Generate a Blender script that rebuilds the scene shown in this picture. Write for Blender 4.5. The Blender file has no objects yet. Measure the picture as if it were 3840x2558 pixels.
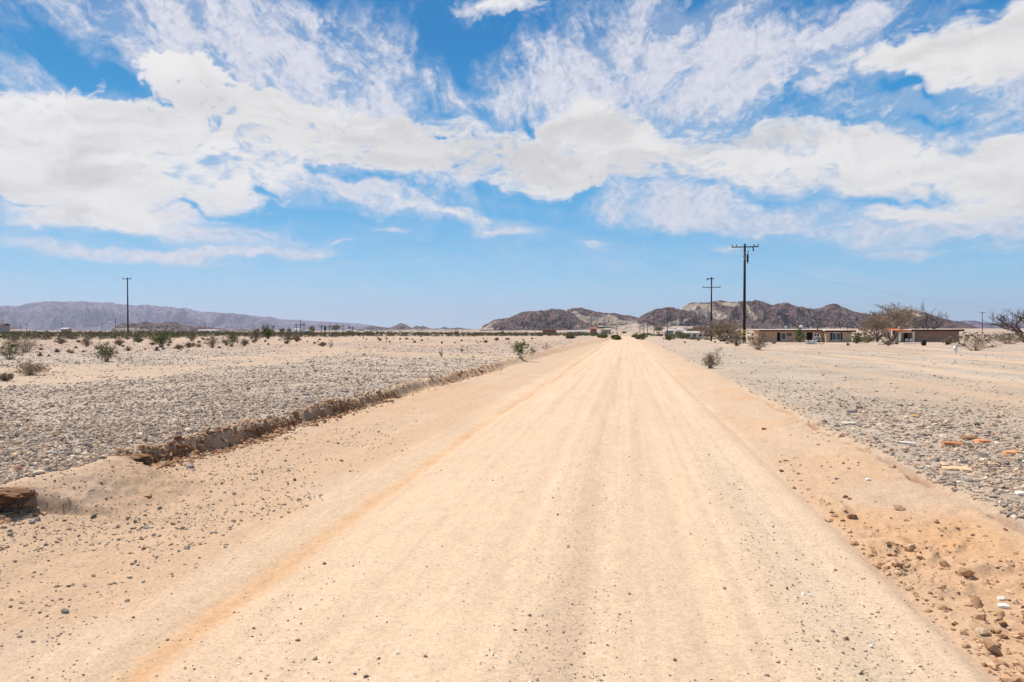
import bpy, math, random
import numpy as np
from mathutils import Vector, Matrix
R = math.radians
SC = bpy.context.scene
COL = SC.collection
# ------------------------------------------------------------------ camera
EYE = 1.7
FPX = 2560.0                      # focal length in pixels of the 3840 px wide photograph
YAW = math.atan(426 / FPX)
PITCH = math.atan(41 / FPX)
cam_d = bpy.data.cameras.new('camera'); cam_d.sensor_width = 36; cam_d.lens = 24
cam_d.clip_start = 0.1; cam_d.clip_end = 200000
cam = bpy.data.objects.new('camera', cam_d); COL.objects.link(cam)
cam.location = (0, 0, EYE); cam.rotation_euler = (math.pi / 2 - PITCH, 0, YAW)
SC.camera = cam
CM = Matrix.Rotation(YAW, 3, 'Z') @ Matrix.Rotation(math.pi / 2 - PITCH, 3, 'X')
def ray(px, py): return CM @ Vector(((px - 1920) / FPX, -(py - 1279) / FPX, -1))
def P(px, py, Y):                 # world x, z on the plane y = Y
    r = ray(px, py); return r.x / r.y * Y, EYE + r.z / r.y * Y
# ------------------------------------------------------------------ light
SUN_EL, SUN_DIR = 58, (-0.80, 0.60)
sl = bpy.data.lights.new('sun', 'SUN'); sl.energy = 4.6; sl.angle = R(0.53); sl.color = (1, 0.93, 0.83)
so = bpy.data.objects.new('sun', sl); COL.objects.link(so)
sv = Vector((SUN_DIR[0] * math.cos(R(SUN_EL)), SUN_DIR[1] * math.cos(R(SUN_EL)), math.sin(R(SUN_EL))))
so.rotation_euler = sv.to_track_quat('Z', 'Y').to_euler(); so.location = (0, 0, 50)
SC.view_settings.view_transform = 'Standard'; SC.view_settings.look = 'None'
SC.view_settings.exposure = 0.22; SC.view_settings.gamma = 1; SC.view_settings.use_curve_mapping = False
SC.cycles.volume_bounces = 0; SC.cycles.max_bounces = 6; SC.cycles.transparent_max_bounces = 12
# ------------------------------------------------------------------ node helper
class NT:
    def __init__(s, tree): s.t = tree; s.n = tree.nodes; s.l = tree.links
    def new(s, typ, **kw):
        nd = s.n.new(typ)
        for k, v in kw.items(): setattr(nd, k, v)
        return nd
    def put(s, sock, v):
        if hasattr(v, 'is_output'): s.l.new(v, sock)
        elif v is not None: sock.default_value = v
    def math(s, op, a, b=None, c=None, clamp=False):
        nd = s.new('ShaderNodeMath', operation=op, use_clamp=clamp)
        s.put(nd.inputs[0], a)
        if b is not None: s.put(nd.inputs[1], b)
        if c is not None: s.put(nd.inputs[2], c)
        return nd.outputs[0]
    def vmath(s, op, a, b=None, c=None):
        nd = s.new('ShaderNodeVectorMath', operation=op)
        s.put(nd.inputs[0], a)
        if b is not None: s.put(nd.inputs[1], b)
        if c is not None: s.put(nd.inputs[2], c)
        return nd.outputs['Value'] if op in ('LENGTH', 'DOT_PRODUCT') else nd.outputs['Vector']
    def noise(s, vec, scale, detail=4, rough=0.5, dist=0.0, lac=2.0):
        nd = s.new('ShaderNodeTexNoise'); s.put(nd.inputs['Vector'], vec)
        nd.inputs['Scale'].default_value = scale; nd.inputs['Detail'].default_value = detail
        nd.inputs['Roughness'].default_value = rough; nd.inputs['Distortion'].default_value = dist
        nd.inputs['Lacunarity'].default_value = lac
        return nd.outputs['Fac']
    def mr(s, v, a, b, c=0.0, d=1.0, smooth=True):
        nd = s.new('ShaderNodeMapRange', interpolation_type='SMOOTHSTEP' if smooth else 'LINEAR')
        s.put(nd.inputs[0], v)
        for i, q in enumerate((a, b, c, d)): s.put(nd.inputs[1 + i], q)
        return nd.outputs[0]
    def mix(s, f, a, b, blend='MIX'):
        nd = s.new('ShaderNodeMix', data_type='RGBA', blend_type=blend)
        s.put(nd.inputs[0], f); s.put(nd.inputs[6], a); s.put(nd.inputs[7], b)
        return nd.outputs[2]
    def ramp(s, f, stops):
        nd = s.new('ShaderNodeValToRGB'); cr = nd.color_ramp
        while len(cr.elements) < len(stops): cr.elements.new(0.5)
        for e, (p, c) in zip(cr.elements, stops): e.position = p; e.color = (*c, 1)
        s.put(nd.inputs[0], f); return nd.outputs[0]
# ------------------------------------------------------------------ world: sky by elevation, with an added pale zenith
world = bpy.data.worlds.new('World'); SC.world = world; world.use_nodes = True
w = NT(world.node_tree); w.n.clear()
wo = w.new('ShaderNodeOutputWorld'); bg = w.new('ShaderNodeBackground'); bg.inputs[1].default_value = 0.1
w.l.new(bg.outputs[0], wo.inputs[0])
sky = w.new('ShaderNodeTexSky', sky_type='NISHITA', sun_disc=False)
sky.sun_elevation = R(SUN_EL); sky.sun_rotation = math.atan2(SUN_DIR[0], SUN_DIR[1])
sky.air_density = 1.0; sky.dust_density = 0.6; sky.ozone_density = 2.5
tc = w.new('ShaderNodeTexCoord'); dirv = w.vmath('NORMALIZE', tc.outputs['Generated'])
sx = w.new('ShaderNodeSeparateXYZ'); w.l.new(dirv, sx.inputs[0])
DX, DY, DZ = sx.outputs
az = w.math('ARCTAN2', DX, DY)            # 0 straight down the road, + to the right
el = w.math('ARCSINE', DZ)
ae = w.new('ShaderNodeCombineXYZ'); w.l.new(az, ae.inputs[0]); w.l.new(el, ae.inputs[1]); ae = ae.outputs[0]
den = w.math('ADD', w.math('MAXIMUM', DZ, 0.0), 0.10)
pl = w.new('ShaderNodeCombineXYZ'); w.l.new(w.math('DIVIDE', DX, den), pl.inputs[0]); w.l.new(w.math('DIVIDE', DY, den), pl.inputs[1]); pl = pl.outputs[0]
K = 3840 / 2354
def dirpx(dx, dy):
    r = ray(dx * K, dy * K).normalized(); return math.atan2(r.x, r.y), math.asin(r.z)
elr = w.mr(el, 0.0, 1.10, 0, 1, smooth=False)
grad = w.ramp(elr, [(0.0, (.48, .64, .77)), (0.06, (.26, .545, .77)), (0.135, (.10, .395, .70)), (0.23, (.01, .275, .59)), (0.36, (.0, .18, .47)), (0.50, (.0, .15, .40)), (0.62, (.30, .33, .38)), (1.0, (.42, .42, .43))])  # pale stops overhead, out of view, added to cut the blue light below
grad = w.mix(1.0, grad, (10.0, 10.0, 10.0, 1), 'MULTIPLY')
skyc = w.mix(0.985, sky.outputs[0], grad)
w.l.new(skyc, bg.inputs[0])
# ------------------------------------------------------------------ numpy noise
def _hash(ix, iy, seed):
    h = (ix.astype(np.int64) * 374761393 + iy.astype(np.int64) * 668265263 + seed * 1442695041) & 0xffffffff
    h = ((h ^ (h >> 13)) * 1274126177) & 0xffffffff
    h = (h ^ (h >> 16)) & 0xffffffff
    return h / 4294967296.0
def vnoise(x, y, seed=0):
    x = np.asarray(x, float); y = np.asarray(y, float)
    ix = np.floor(x); iy = np.floor(y); fx = x - ix; fy = y - iy
    ux = fx * fx * fx * (fx * (fx * 6 - 15) + 10); uy = fy * fy * fy * (fy * (fy * 6 - 15) + 10)
    a = _hash(ix, iy, seed); b = _hash(ix + 1, iy, seed); c = _hash(ix, iy + 1, seed); d = _hash(ix + 1, iy + 1, seed)
    return (a + (b - a) * ux) * (1 - uy) + (c + (d - c) * ux) * uy * 1.0 - 0.5
def fbm(x, y, o=4, seed=0, g=0.5):
    s = 0; a = 1.0
    for i in range(o): s = s + a * vnoise(x * 2 ** i + 17.3 * i, y * 2 ** i - 9.1 * i, seed + i); a *= g
    return s
def ridged(x, y, o=5, seed=0, g=0.55):
    s = 0; a = 1.0; t = 0
    for i in range(o): s = s + a * (1 - np.abs(vnoise(x * 2 ** i + 31.7 * i, y * 2 ** i + 5.9 * i, seed + i)) * 4); a *= g; t += a
    return s / 2
def ss(a, b, x):
    t = np.clip((x - a) / (b - a), 0, 1); return t * t * (3 - 2 * t)
def gauss(x, c, s): return np.exp(-((x - c) / s) ** 2)
# ------------------------------------------------------------------ clouds
# dense cloud: x, y, rx, ry, weight, tilt in the 2354 px wide view (turned into compass bearing and elevation below)
DENSE = [
 (60,300,330,135,1.2,0),(250,290,260,120,1.1,0),(410,170,125,62,1.25,0),(330,130,70,34,.8,0),(480,150,60,40,.6,0),(560,290,300,120,1.1,0),(800,300,260,90,1.1,6),
 (120,430,300,95,1.1,0),(420,430,380,85,1.1,-3),(300,500,220,40,.7,3),(950,215,45,75,.55,-8),(930,300,120,40,.7,0),(1060,350,260,70,.9,4),(1290,350,240,85,1.1,2),
 (1380,280,110,62,.95,0),(1600,340,330,75,1.15,3),(1900,360,330,70,1.1,3),(2150,400,300,80,1.15,6),(2330,400,160,90,1.1,6),(1300,415,220,42,.8,3),(1650,420,300,34,.6,4),
 (2230,110,230,100,1.15,-6),(2370,60,150,110,1.0,0),(2120,130,200,48,.9,6),(1960,135,110,48,.8,4),(2300,240,70,40,.6,-20),(2270,490,260,36,.8,6),(1150,8,92,30,1.1,2),
 (1170,262,34,16,.6,20),(2020,490,190,24,.7,5),(880,455,120,16,.7,7),(1040,495,190,15,.9,8),(240,515,150,20,.8,3),(90,520,90,18,.7,0),
 (160,160,42,16,.5,0)]
THIN = [
 (300,70,330,90,.75,16),(620,90,300,110,.85,22),(800,180,240,110,.85,22),(470,30,240,60,.6,10),(60,170,150,40,.6,12),(900,130,60,120,.7,-12),(1040,180,55,90,.55,-30),(960,40,60,70,.5,20),
 (1480,120,260,160,.72,-10),(1680,80,220,140,.70,-20),(1330,200,180,80,.75,14),(1560,240,200,60,.7,4),(1800,150,200,120,.62,-5),(1950,60,200,60,.75,-18),(1250,170,110,70,.6,0),
 (2000,240,230,40,.6,10),(2180,290,200,60,.6,10),(2330,180,160,60,.6,0),(1750,200,240,40,.5,0),(1190,240,120,36,.6,-10),(730,20,120,30,.7,0),
 (350,525,330,24,.75,3),(60,500,160,30,.6,3),(750,430,260,60,.6,6),(950,420,220,60,.6,6),(1080,510,180,16,.6,8),(1580,490,220,40,.62,6),(1850,500,330,44,.75,6),(1980,540,180,22,.6,8),(1500,515,140,20,.5,4),(2200,520,260,30,.6,5),
 (160,575,330,13,.85,2),(420,581,130,12,.85,-4),(640,577,105,15,.9,-2),(870,526,50,9,.7,0),(1150,540,60,10,.7,0),(760,549,35,5,.5,0),(2270,563,90,16,.6,4),(2080,580,80,12,.6,6),(1660,561,34,7,.55,4),(1375,565,30,8,.5,0),
 (1700,400,300,60,.5,4)]
GAPS = [
 (40,75,120,60,1.1,18),(150,120,110,26,.8,14),(980,25,150,36,1.0,8),(1090,110,95,85,1.3,-8),(1150,60,110,40,.9,0),(1210,130,60,60,.6,30),(880,130,30,60,.5,30),(880,190,22,60,.5,25),
 (800,388,120,16,1.0,10),(900,415,90,18,.9,6),(850,385,60,22,.8,0),(1030,327,26,7,.9,0),(1125,372,34,9,.8,6),(620,458,36,9,.8,10),(700,497,160,10,.8,-3),(480,497,80,7,.8,3),(40,478,100,6,.8,3),(860,480,130,10,.6,8),
 (1830,240,95,32,1.2,-4),(1760,235,60,26,.8,20),(2110,205,75,13,1.0,14),(2220,285,60,24,1.1,0),(2110,278,60,14,.7,10),(1760,450,110,10,1.0,0),(1600,455,60,8,.6,0),(2150,470,60,10,.5,6),(2050,455,60,8,.5,4),
 (1600,30,60,60,.5,20),(1560,20,30,40,.6,0),(1430,80,50,26,.5,0),(1260,275,50,18,.8,40),(1060,255,70,22,.7,0),(650,80,40,20,.5,0),(1700,110,70,40,.45,-20),(1900,25,40,12,.5,-10),(1320,450,90,14,.6,0),(1150,450,120,14,.6,3)]

def cloud_fields(az, el):
    """coverage and brightness of the cloud deck by compass bearing and elevation"""
    D = 180 / math.pi
    X, Y_ = az * D, el * D                                   # degrees
    low = .28 + .72 * ss(1.5, 16, Y_)                       # structure shrinks towards the horizon
    e2 = np.log(Y_.clip(.3) + 7) * 26                        # elevation stretched so cells flatten near the horizon
    wx = fbm(X * .16, e2 * .16, 6, 401, .55); wy = fbm(X * .16 + 9, e2 * .16 - 4, 6, 402, .55)
    def field(table, ax, ay, k=1.2, lo=.1):
        x = X + wx * ax * low; y = Y_ + wy * ay * low; out = np.zeros_like(X)
        for bx_, by_, rx, ry, wt, tilt in table:
            a0, e0 = dirpx(bx_, by_)
            ry_ = (dirpx(bx_, by_ - ry)[1] - dirpx(bx_, by_ + ry)[1]) / 2 * D * k
            rx_ = abs(dirpx(bx_ + rx, by_)[0] - dirpx(bx_ - rx, by_)[0]) / 2 * D * k
            c_, s_ = math.cos(R(tilt)), math.sin(R(tilt)); dx = x - a0 * D; dy = y - e0 * D
            d = np.sqrt(((dx * c_ - dy * s_) / rx_) ** 2 + ((dx * s_ + dy * c_) / ry_) ** 2)
            out += wt * (1 - ss(lo, 1, d))
        return out
    gaps = field(GAPS, 5.0, 2.6, 1.8, -.3) * np.clip(.80 + .9 * fbm(X * .5, e2 * .5, 5, 405, .6), 0, 1.3)
    dense = 1.45 * np.tanh(field(DENSE, 3.4, 1.6, 1.45, .0) / 1.35) - .80 * gaps
    thin = 1.2 * np.tanh(field(THIN, 4.5, 2.2, 1.6, .0) / 1.1) - .62 * gaps
    # billows: inverted ridges make rounded heads
    bil = 1 - np.abs(fbm(X * .55 + wx * 1.2, Y_ * .8 + wy * 1.2, 6, 410, .55)) * 2.6
    heads = np.exp(-(((X - dirpx(400, 130)[0] * D) / 13) ** 2 + ((Y_ - dirpx(400, 150)[1] * D) / 5) ** 2))
    bn = (bil - .62) * (.22 + .35 * heads) + fbm(X * .22, e2 * .3, 5, 412, .55) * .50 + .34 * fbm(X * .9 + wx * 2, Y_ * 2.4 + wy * 2, 6, 413, .64) * (1 - .6 * heads)
    dcov = ss(.20, 1.02 - .32 * heads, dense + bn * (.25 + .75 * low)) ** .9
    # combed fibres in three directions
    def comb(ang, seed, sx_=.24, sy_=1.25):
        c_, s_ = math.cos(R(ang)), math.sin(R(ang)); u = X * c_ - Y_ * s_; v = X * s_ + Y_ * c_
        u = u + 1.6 * wx; v = v + 2.0 * wy
        return fbm(u * sx_, v * sy_ * .62, 8, seed, .66)
    m1 = 1 - ss(-22, -14, X); m2 = ss(-24, -15, X) * (1 - ss(-2, 5, X)); m3 = ss(-4, 6, X)
    up = ss(7, 11, Y_)
    fib = (comb(32, 420) * m1 + comb(68, 421, .2, 1.1) * m2 + comb(-28, 422) * m3) / (m1 + m2 + m3)
    fib = fib * up + comb(3, 423, .12, 1.3) * (1 - up)
    fine = fbm(X * 2.1 + wx * 2.5, Y_ * 2.6 + wy * 2.5, 6, 430, .68)
    tex = .90 * fib + .26 * fine + .48 * fbm(X * .35 + wx * 2, e2 * .33 + wy * 2, 6, 431, .6)
    tcov = ss(-.12, 1.42, thin + .10 + tex * (.35 + .65 * low) * (.45 + .55 * ss(.05, .6, thin))) * .93
    veil = .34 * ss(.05, 1.0, .7 * dense + thin)
    cov = np.maximum(np.maximum(dcov, tcov), veil)
    cov = cov + (1 - cov) * .25 * ss(.0, .6, dcov) 
    cov = np.clip(cov, 0, 1) * ss(1.4, 3.0, Y_)
    # brightness: sunlit heads, soft grey flattened undersides
    s1 = fbm(X * .10 + wx * .6, Y_ * .55 + wy * .5, 6, 440, .55); s2 = fbm(X * .45 + wx * 2, Y_ * .9 + wy * 2, 6, 441, .6)
    shd = (.5 + .5 * np.tanh(1.5 * (s1 * 1.1 + s2 * .55 - .1))) * ss(.25, 1.25, dense)
    x0, e0 = dirpx(420, 215); x1_, e1 = dirpx(385, 120)
    shd = np.maximum(shd, .85 * np.exp(-(((X - dirpx(455, 225)[0] * D) / 4.2) ** 2 + ((Y_ - dirpx(455, 225)[1] * D) / 1.6) ** 2)))
    shd = shd * (1 - .9 * np.exp(-(((X - x1_ * D) / 3.6) ** 2 + ((Y_ - e1 * D + .6) / 1.9) ** 2)))
    hi = np.array([.755, .745, .738]); lo_ = np.array([.535, .53, .535]); ci = np.array([.63, .63, .69])
    colr = hi + (lo_ - hi) * shd[..., None]
    t = (dcov * ss(.3, .9, dense))[..., None]
    return cov, ci * (1 + .10 * fine[..., None]) * (1 - t) + colr * t
# ------------------------------------------------------------------ terrain height
def ledge_x(y): return -5.62 + 0.07 * fbm(y * 5.5, y * 0 + 1, 2, 7) + 0.20 * fbm(y * 0.45, y * 0 + 3.3, 3, 5) + 0.10 * fbm(y * 2.1, y * 0, 3, 6)
def ledge_gap(y): return ss(5.2, 5.5, y) * (1 - ss(6.75, 7.05, y))
def ledge_w(y): return 0.10 + 0.40 * ss(11, 28, y) + 1.3 * ledge_gap(y) + 0.7 * ss(28, 60, y) + 2.5 * ss(60, 120, y)
def crack_x(y): return 3.12 + 0.16 * fbm(y * 0.9, y * 0 + 1.3, 4, 15)
def H(x, y, micro=True):
    x = np.asarray(x, float); y = np.asarray(y, float)
    yy = np.maximum(y, -60.0)
    lx = ledge_x(yy); lw = ledge_w(yy)
    lf = 1 - ss(lx - 0.02, lx + lw, x)                              # 1 on the plain, 0 on the shoulder
    z = (0.27 + .13 * np.clip(fbm(yy * .55, yy * 0 + 7, 3, 9), -.45, .25) * ss(7, 11, yy) * (1 - ss(18, 34, yy)) * np.exp(-np.clip(lx - x, 0, 9) / 1.6)) * lf + 0.06 * (1 - ss(lx - 0.5, -3.6, x)) * (1 - lf)
    z += 0.05 * gauss(x, lx + lw + 0.25, 0.22) * (0.5 + fbm(x * 2, yy * 1.2, 3, 8)) * (1 - ss(60, 90, yy))
    cx = crack_x(yy)
    z += 0.115 * ss(1.72, 3.0, x) + 0.035 * ss(cx - 0.015, cx + 0.02, x) * (1 - ss(14, 26, yy)) + 0.05 * ss(3.1, 6.0, x)
    # road: crown, rut, windrows
    z += 0.02 * gauss(x, -0.5, 1.6)
    rx = -2.45 - 0.12 * fbm(yy * .12, yy * 0, 2, 3)
    z -= 0.030 * gauss(x, rx, 0.20) * (1 - ss(70, 110, yy)); z += 0.014 * gauss(x, rx - 0.42, 0.2)
    z += 0.022 * gauss(x, 1.58, 0.13) * (1 - ss(40, 70, yy)); z -= 0.014 * gauss(x, 1.78, 0.07) * (1 - ss(20, 40, yy))
    z -= 0.012 * (gauss(x, -0.22, 0.16) + 0.8 * gauss(x, 0.42, 0.12) + 0.6 * gauss(x, -0.95, 0.2)) * (1 - ss(60, 90, yy))
    # large forms
    r = np.sqrt(x * x + y * y)
    z += 0.28 * ss(-30, -80, x) * ss(70, 140, y) * (1 - ss(170, 300, y))
    right = ss(5, 20, x)
    z -= 1.15 * right * ss(84, 152, y) + 0.25 * (1 - right) * ss(190, 260, y)
    z -= (1 - right) * 1.6 * ss(255, 420, y) + 0.3 * right * ss(200, 500, y)
    z += 0.10 * fbm(x * 0.045, y * 0.045, 3, 21) * ss(8, 40, np.abs(x + 1.9)) * (1 - ss(600, 1500, r))
    z += 9.0 * ss(1000, 3200, r) * ss(-0.2, 0.6, np.arctan2(x, y) + 0.3) - 4.0 * ss(700, 2500, r) * (1 - ss(-0.2, 0.6, np.arctan2(x, y) + 0.3))
    z -= ss(9000, 60000, r) * 60
    if micro:
        offroad = 1 - (ss(-3.6, -2.8, x) * (1 - ss(1.7, 2.1, x)))
        nearf = 1 - ss(40, 120, r)
        z += offroad * nearf * (0.018 * fbm(x * 1.6, y * 1.6, 4, 31) + 0.010 * fbm(x * 9, y * 9, 3, 32))
        z += (1 - offroad) * nearf * (0.0022 * fbm(x * 7, y * 0.12, 3, 33) + 0.0016 * fbm(x * 24, y * .5, 3, 34))
        bankm = gauss(x, lx + lw * 0.5, 0.13 + lw * 0.3) * (1 - ss(40, 70, y))
        z += bankm * 0.06 * fbm(x * 7, y * 5, 4, 35, 0.65)
        cl = ss(1.72, 1.95, x) * (1 - ss(2.7, 3.3, x)) * (1 - ss(5.5, 9, y))
        cl = cl * ss(-0.05, 0.25, fbm(x * 0.9, y * 0.9, 2, 40) + 0.28 * (1 - ss(3.4, 5.2, y)) - 0.05)
        z += cl * 0.085 * np.clip(ridged(x * 3.4, y * 4.4, 3, 41) - 0.35, -0.25, 0.6)
        z -= 0.05 * gauss(x, cx - 0.04, 0.035) * ss(-.25, .05, fbm(y * 1.5, y * 0, 3, 44)) * (1 - ss(12, 18, y)); z += .018 * gauss(x, cx - .1, .5) * fbm(x * 6, y * 5, 3, 45) * (1 - ss(14, 20, y))
    return z
def h1(x, y): return float(H(np.array([x]), np.array([y]))[0])
def ground_at(px, py):
    r = ray(px, py); t = 2.0; step = 1.01
    while t < 5000:
        if EYE + r.z * t < h1(r.x * t, r.y * t): break
        t *= step
    a, b = t / step, t
    for _ in range(12):
        m = (a + b) / 2
        if EYE + r.z * m < h1(r.x * m, r.y * m): b = m
        else: a = m
    return r.x * b, r.y * b
# ------------------------------------------------------------------ ground colours (surface colours; BROWN also holds the shade of the bank face)
SAND = np.array([.53, .383, .272]); ROAD = np.array([.61, .452, .318]); ORANGE = np.array([.56, .325, .17])
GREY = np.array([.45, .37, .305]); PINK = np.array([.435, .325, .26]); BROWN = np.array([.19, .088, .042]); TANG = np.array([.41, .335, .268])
def lerp(a, b, t): return a + (b - a) * t[:, None]
def tracks(x, y):
    """pale wheel tracks of the side trail that swings over the right-hand flat"""
    s = 0
    for c, a, wd in ((9.5, 1.5, .45), (11.2, 1.6, .4), (14.5, 1.9, .6), (17.2, 2.1, .5), (21.5, 2.6, .9), (27, 3, 1.0)):
        cx = c + a * np.sin(y * 0.055 + c) + 0.9 * fbm(y * 0.05, y * 0 + c, 2, 70)
        s = s + gauss(x, cx, wd) * ss(9, 16, y)
    return np.clip(s, 0, 1)
def zones(x, y):
    r = np.hypot(x, y)
    c = np.tile(SAND, (len(x), 1)).astype(float)
    grit = np.full(len(x), .25)
    n_l = fbm(x * .11, y * .11, 4, 51); n_m = fbm(x * .7, y * .7, 4, 52); n_s = fbm(x * 4, y * 4, 3, 53)
    lx = ledge_x(y); lw = ledge_w(y)
    # left gravel flat
    L = 1 - ss(lx - .34, lx - .10, x + n_s * .15)
    sandp = ss(.10, .30, n_l + 0.16 * gauss(y, 37, 2.0) * ss(-22, -12, x) + .55 * np.exp(-((x + 21) / 5) ** 2 - ((y - 21) / 4.0) ** 2) + .40 * ss(62, 100, y) * (0.6 + n_m) + .15 * n_m)
    lc = lerp(np.tile(GREY, (len(x), 1)), PINK, ss(22, 60, y))
    lc = lc * (1 + .22 * n_m)[:, None]
    lc = lerp(lc, SAND * 0.90, sandp * .62)
    c = lerp(c, lc, L); grit = grit + (1.0 - .65 * sandp - grit) * L
    # shoulder between the bank and the rut
    S = ss(lx, lx + .3, x) * (1 - ss(-3.1, -2.5, x))
    sc_ = lerp(np.tile(SAND * np.array([1.0, .955, .90]), (len(x), 1)), GREY * 1.22, np.clip(ss(-.15, .25, n_m + n_l * .6 + .25 * (1 - ss(7, 13, y)) * (1 - ss(-5.2, -3.4, x))) * .30, 0, 1))
    c = lerp(c, sc_, S * (1 - ss(20, 45, y) * .6)); grit = grit * (1 - S) + S * (.30 + .4 * (1 - ss(7, 14, y)) * (1 - ss(-4.8, -3.2, x)))
    # road
    Rd = ss(-3.2, -2.6, x + .12 * n_m) * (1 - ss(1.6 - .4 * ss(6, 22, y), 1.8 + 1.0 * ss(6, 22, y), x + .3 * n_m * ss(6, 22, y)))
    st = fbm(x * 3.2, y * .10, 4, 54)
    rc = np.tile(ROAD, (len(x), 1)) * (1 + .14 * st + .10 * fbm(x * 10, y * .05, 4, 55) + .07 * fbm(x * 30, y * .10, 3, 56) + .05 * n_l)[:, None]
    rc = lerp(rc, SAND * 1.03, np.clip(ss(.0, .35, st + n_l * .5) * .55 + .35 * gauss(x, -.32, .16) + .3 * gauss(x, .45, .14) + .0 * x + .3 * (1 - ss(-2.6, -1.0, x)) * (1 - ss(3, 8, y)), 0, 1))
    c = lerp(c, rc, Rd); grit = grit * (1 - Rd) + Rd * (.16 + .25 * gauss(x, -.35, .3) + .28 * gauss(x, 1.1, .3) + .10 * n_l)
    c = lerp(c, np.array([.58, .47, .36]), .35 * gauss(x, 1.2, .27) * (1 - ss(7, 14, y)))
    rx = -2.45 - 0.12 * fbm(y * .12, y * 0, 2, 3)
    c = lerp(c, ORANGE * .95, np.clip(.80 * gauss(x, rx + .05 * n_m, .13 + .05 * n_l) * (.75 + .5 * fbm(x * 3, y * .35, 3, 57) + .5*n_s), 0, 1) * (1 - ss(80, 140, y)))
    c = lerp(c, SAND * .9, .35 * gauss(x, -4.0, .12) * ss(5, 9, y))
    # right bank
    fb = ss(6, 22, y); B = ss(1.68 - .25 * fb, 1.9 + .9 * fb, x + .10 * n_s + .35 * n_m * fb) * (1 - ss(3.0, 3.3, x + .2 * n_m))
    bc = lerp(np.tile(SAND * 1.0, (len(x), 1)), ORANGE * .98, np.clip(.18 + 1.0 * n_m + .35 * n_l + .34 * (1 - ss(4, 9, y)), 0, .8) * (1 - .7 * ss(14, 40, y)))
    c = lerp(c, bc, B); c = lerp(c, BROWN * 1.5, .75 * gauss(x, crack_x(y) - .04, .05) * ss(-.25, .05, fbm(y * 1.5, y * 0, 3, 44)) * (1 - ss(12, 18, y))); grit = grit * (1 - B) + B * .42
    # right flat
    F = ss(3.0, 3.5, x + .3 * n_m)
    fc = lerp(np.tile(TANG * 1.04, (len(x), 1)), PINK * 1.08, ss(30, 80, y) * .6) * (1 + .20 * n_m)[:, None]
    tr = tracks(x, y); fc = lerp(fc, SAND * .93, np.clip(tr * .7 + ss(.1, .3, n_l) * .4, 0, .8))
    fine = fbm(x * 1.1, y * .12, 3, 58) * ss(8, 12, x) * ss(10, 16, y); fc = fc * (1 + .35 * fine)[:, None]
    c = lerp(c, fc, F); grit = grit * (1 - F) + F * (.62 - .4 * tr)
    # brown soil where the bank is cut, darkened further for the face's shade
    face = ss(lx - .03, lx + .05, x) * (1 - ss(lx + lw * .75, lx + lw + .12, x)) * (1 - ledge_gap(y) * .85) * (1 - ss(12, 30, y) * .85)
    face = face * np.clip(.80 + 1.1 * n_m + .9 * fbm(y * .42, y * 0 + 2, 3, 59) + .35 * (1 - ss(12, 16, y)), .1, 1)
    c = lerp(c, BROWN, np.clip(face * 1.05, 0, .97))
    far = ss(120, 260, r)
    c = lerp(c, np.array([.42, .315, .24]), far * .85)
    fc2 = fbm(x * .012, y * .012, 4, 60); c = c * (1 + .25 * fc2 * far)[:, None]
    return np.clip(c, .02, .9), np.clip(grit, 0, 1)
def mesh_np(name, verts, faces, mat, smooth=True, attrs=None):
    me = bpy.data.meshes.new(name)
    verts = np.asarray(verts, np.float32); faces = np.asarray(faces, np.int32)
    nv, nf, k = len(verts), len(faces), faces.shape[1]
    me.vertices.add(nv); me.vertices.foreach_set('co', verts.ravel())
    me.loops.add(nf * k); me.loops.foreach_set('vertex_index', faces.ravel())
    me.polygons.add(nf); me.polygons.foreach_set('loop_start', np.arange(0, nf * k, k, dtype=np.int32))
    me.polygons.foreach_set('loop_total', np.full(nf, k, np.int32))
    me.polygons.foreach_set('use_smooth', np.full(nf, smooth))
    me.update(); me.validate()
    for an, (typ, data) in (attrs or {}).items():
        a = me.attributes.new(an, typ, 'POINT')
        if typ == 'FLOAT_COLOR': a.data.foreach_set('color', np.concatenate([data, np.ones((nv, 1))], 1).astype(np.float32).ravel())
        else: a.data.foreach_set('value', np.asarray(data, np.float32))
    me.materials.append(mat)
    o = bpy.data.objects.new(name, me); COL.objects.link(o); return o
# ------------------------------------------------------------------ materials
def new_mat(name):
    m = bpy.data.materials.new(name); m.use_nodes = True; t = NT(m.node_tree); t.n.clear()
    out = t.new('ShaderNodeOutputMaterial'); b = t.new('ShaderNodeBsdfPrincipled'); t.l.new(b.outputs[0], out.inputs[0])
    b.inputs['Roughness'].default_value = .9; b.inputs['Specular IOR Level'].default_value = .25
    return m, t, b
def mat_simple(name, c, rough=.85, var=.25, scale=3.0, metallic=0, spec=.3, streak=None):
    m, t, b = new_mat(name)
    g = t.new('ShaderNodeTexCoord').outputs['Object']
    v = t.vmath('MULTIPLY', g, streak) if streak else g
    n = t.noise(v, scale, 5, .6)
    f = t.mr(n, .3, .7, 1 - var, 1 + var, smooth=False)
    cc = t.vmath('MULTIPLY', c, (1, 1, 1)); mul = t.new('ShaderNodeVectorMath', operation='SCALE'); t.l.new(cc, mul.inputs[0]); t.l.new(f, mul.inputs['Scale'])
    t.l.new(mul.outputs[0], b.inputs['Base Color'])
    b.inputs['Roughness'].default_value = rough; b.inputs['Metallic'].default_value = metallic; b.inputs['Specular IOR Level'].default_value = spec
    return m
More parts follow.
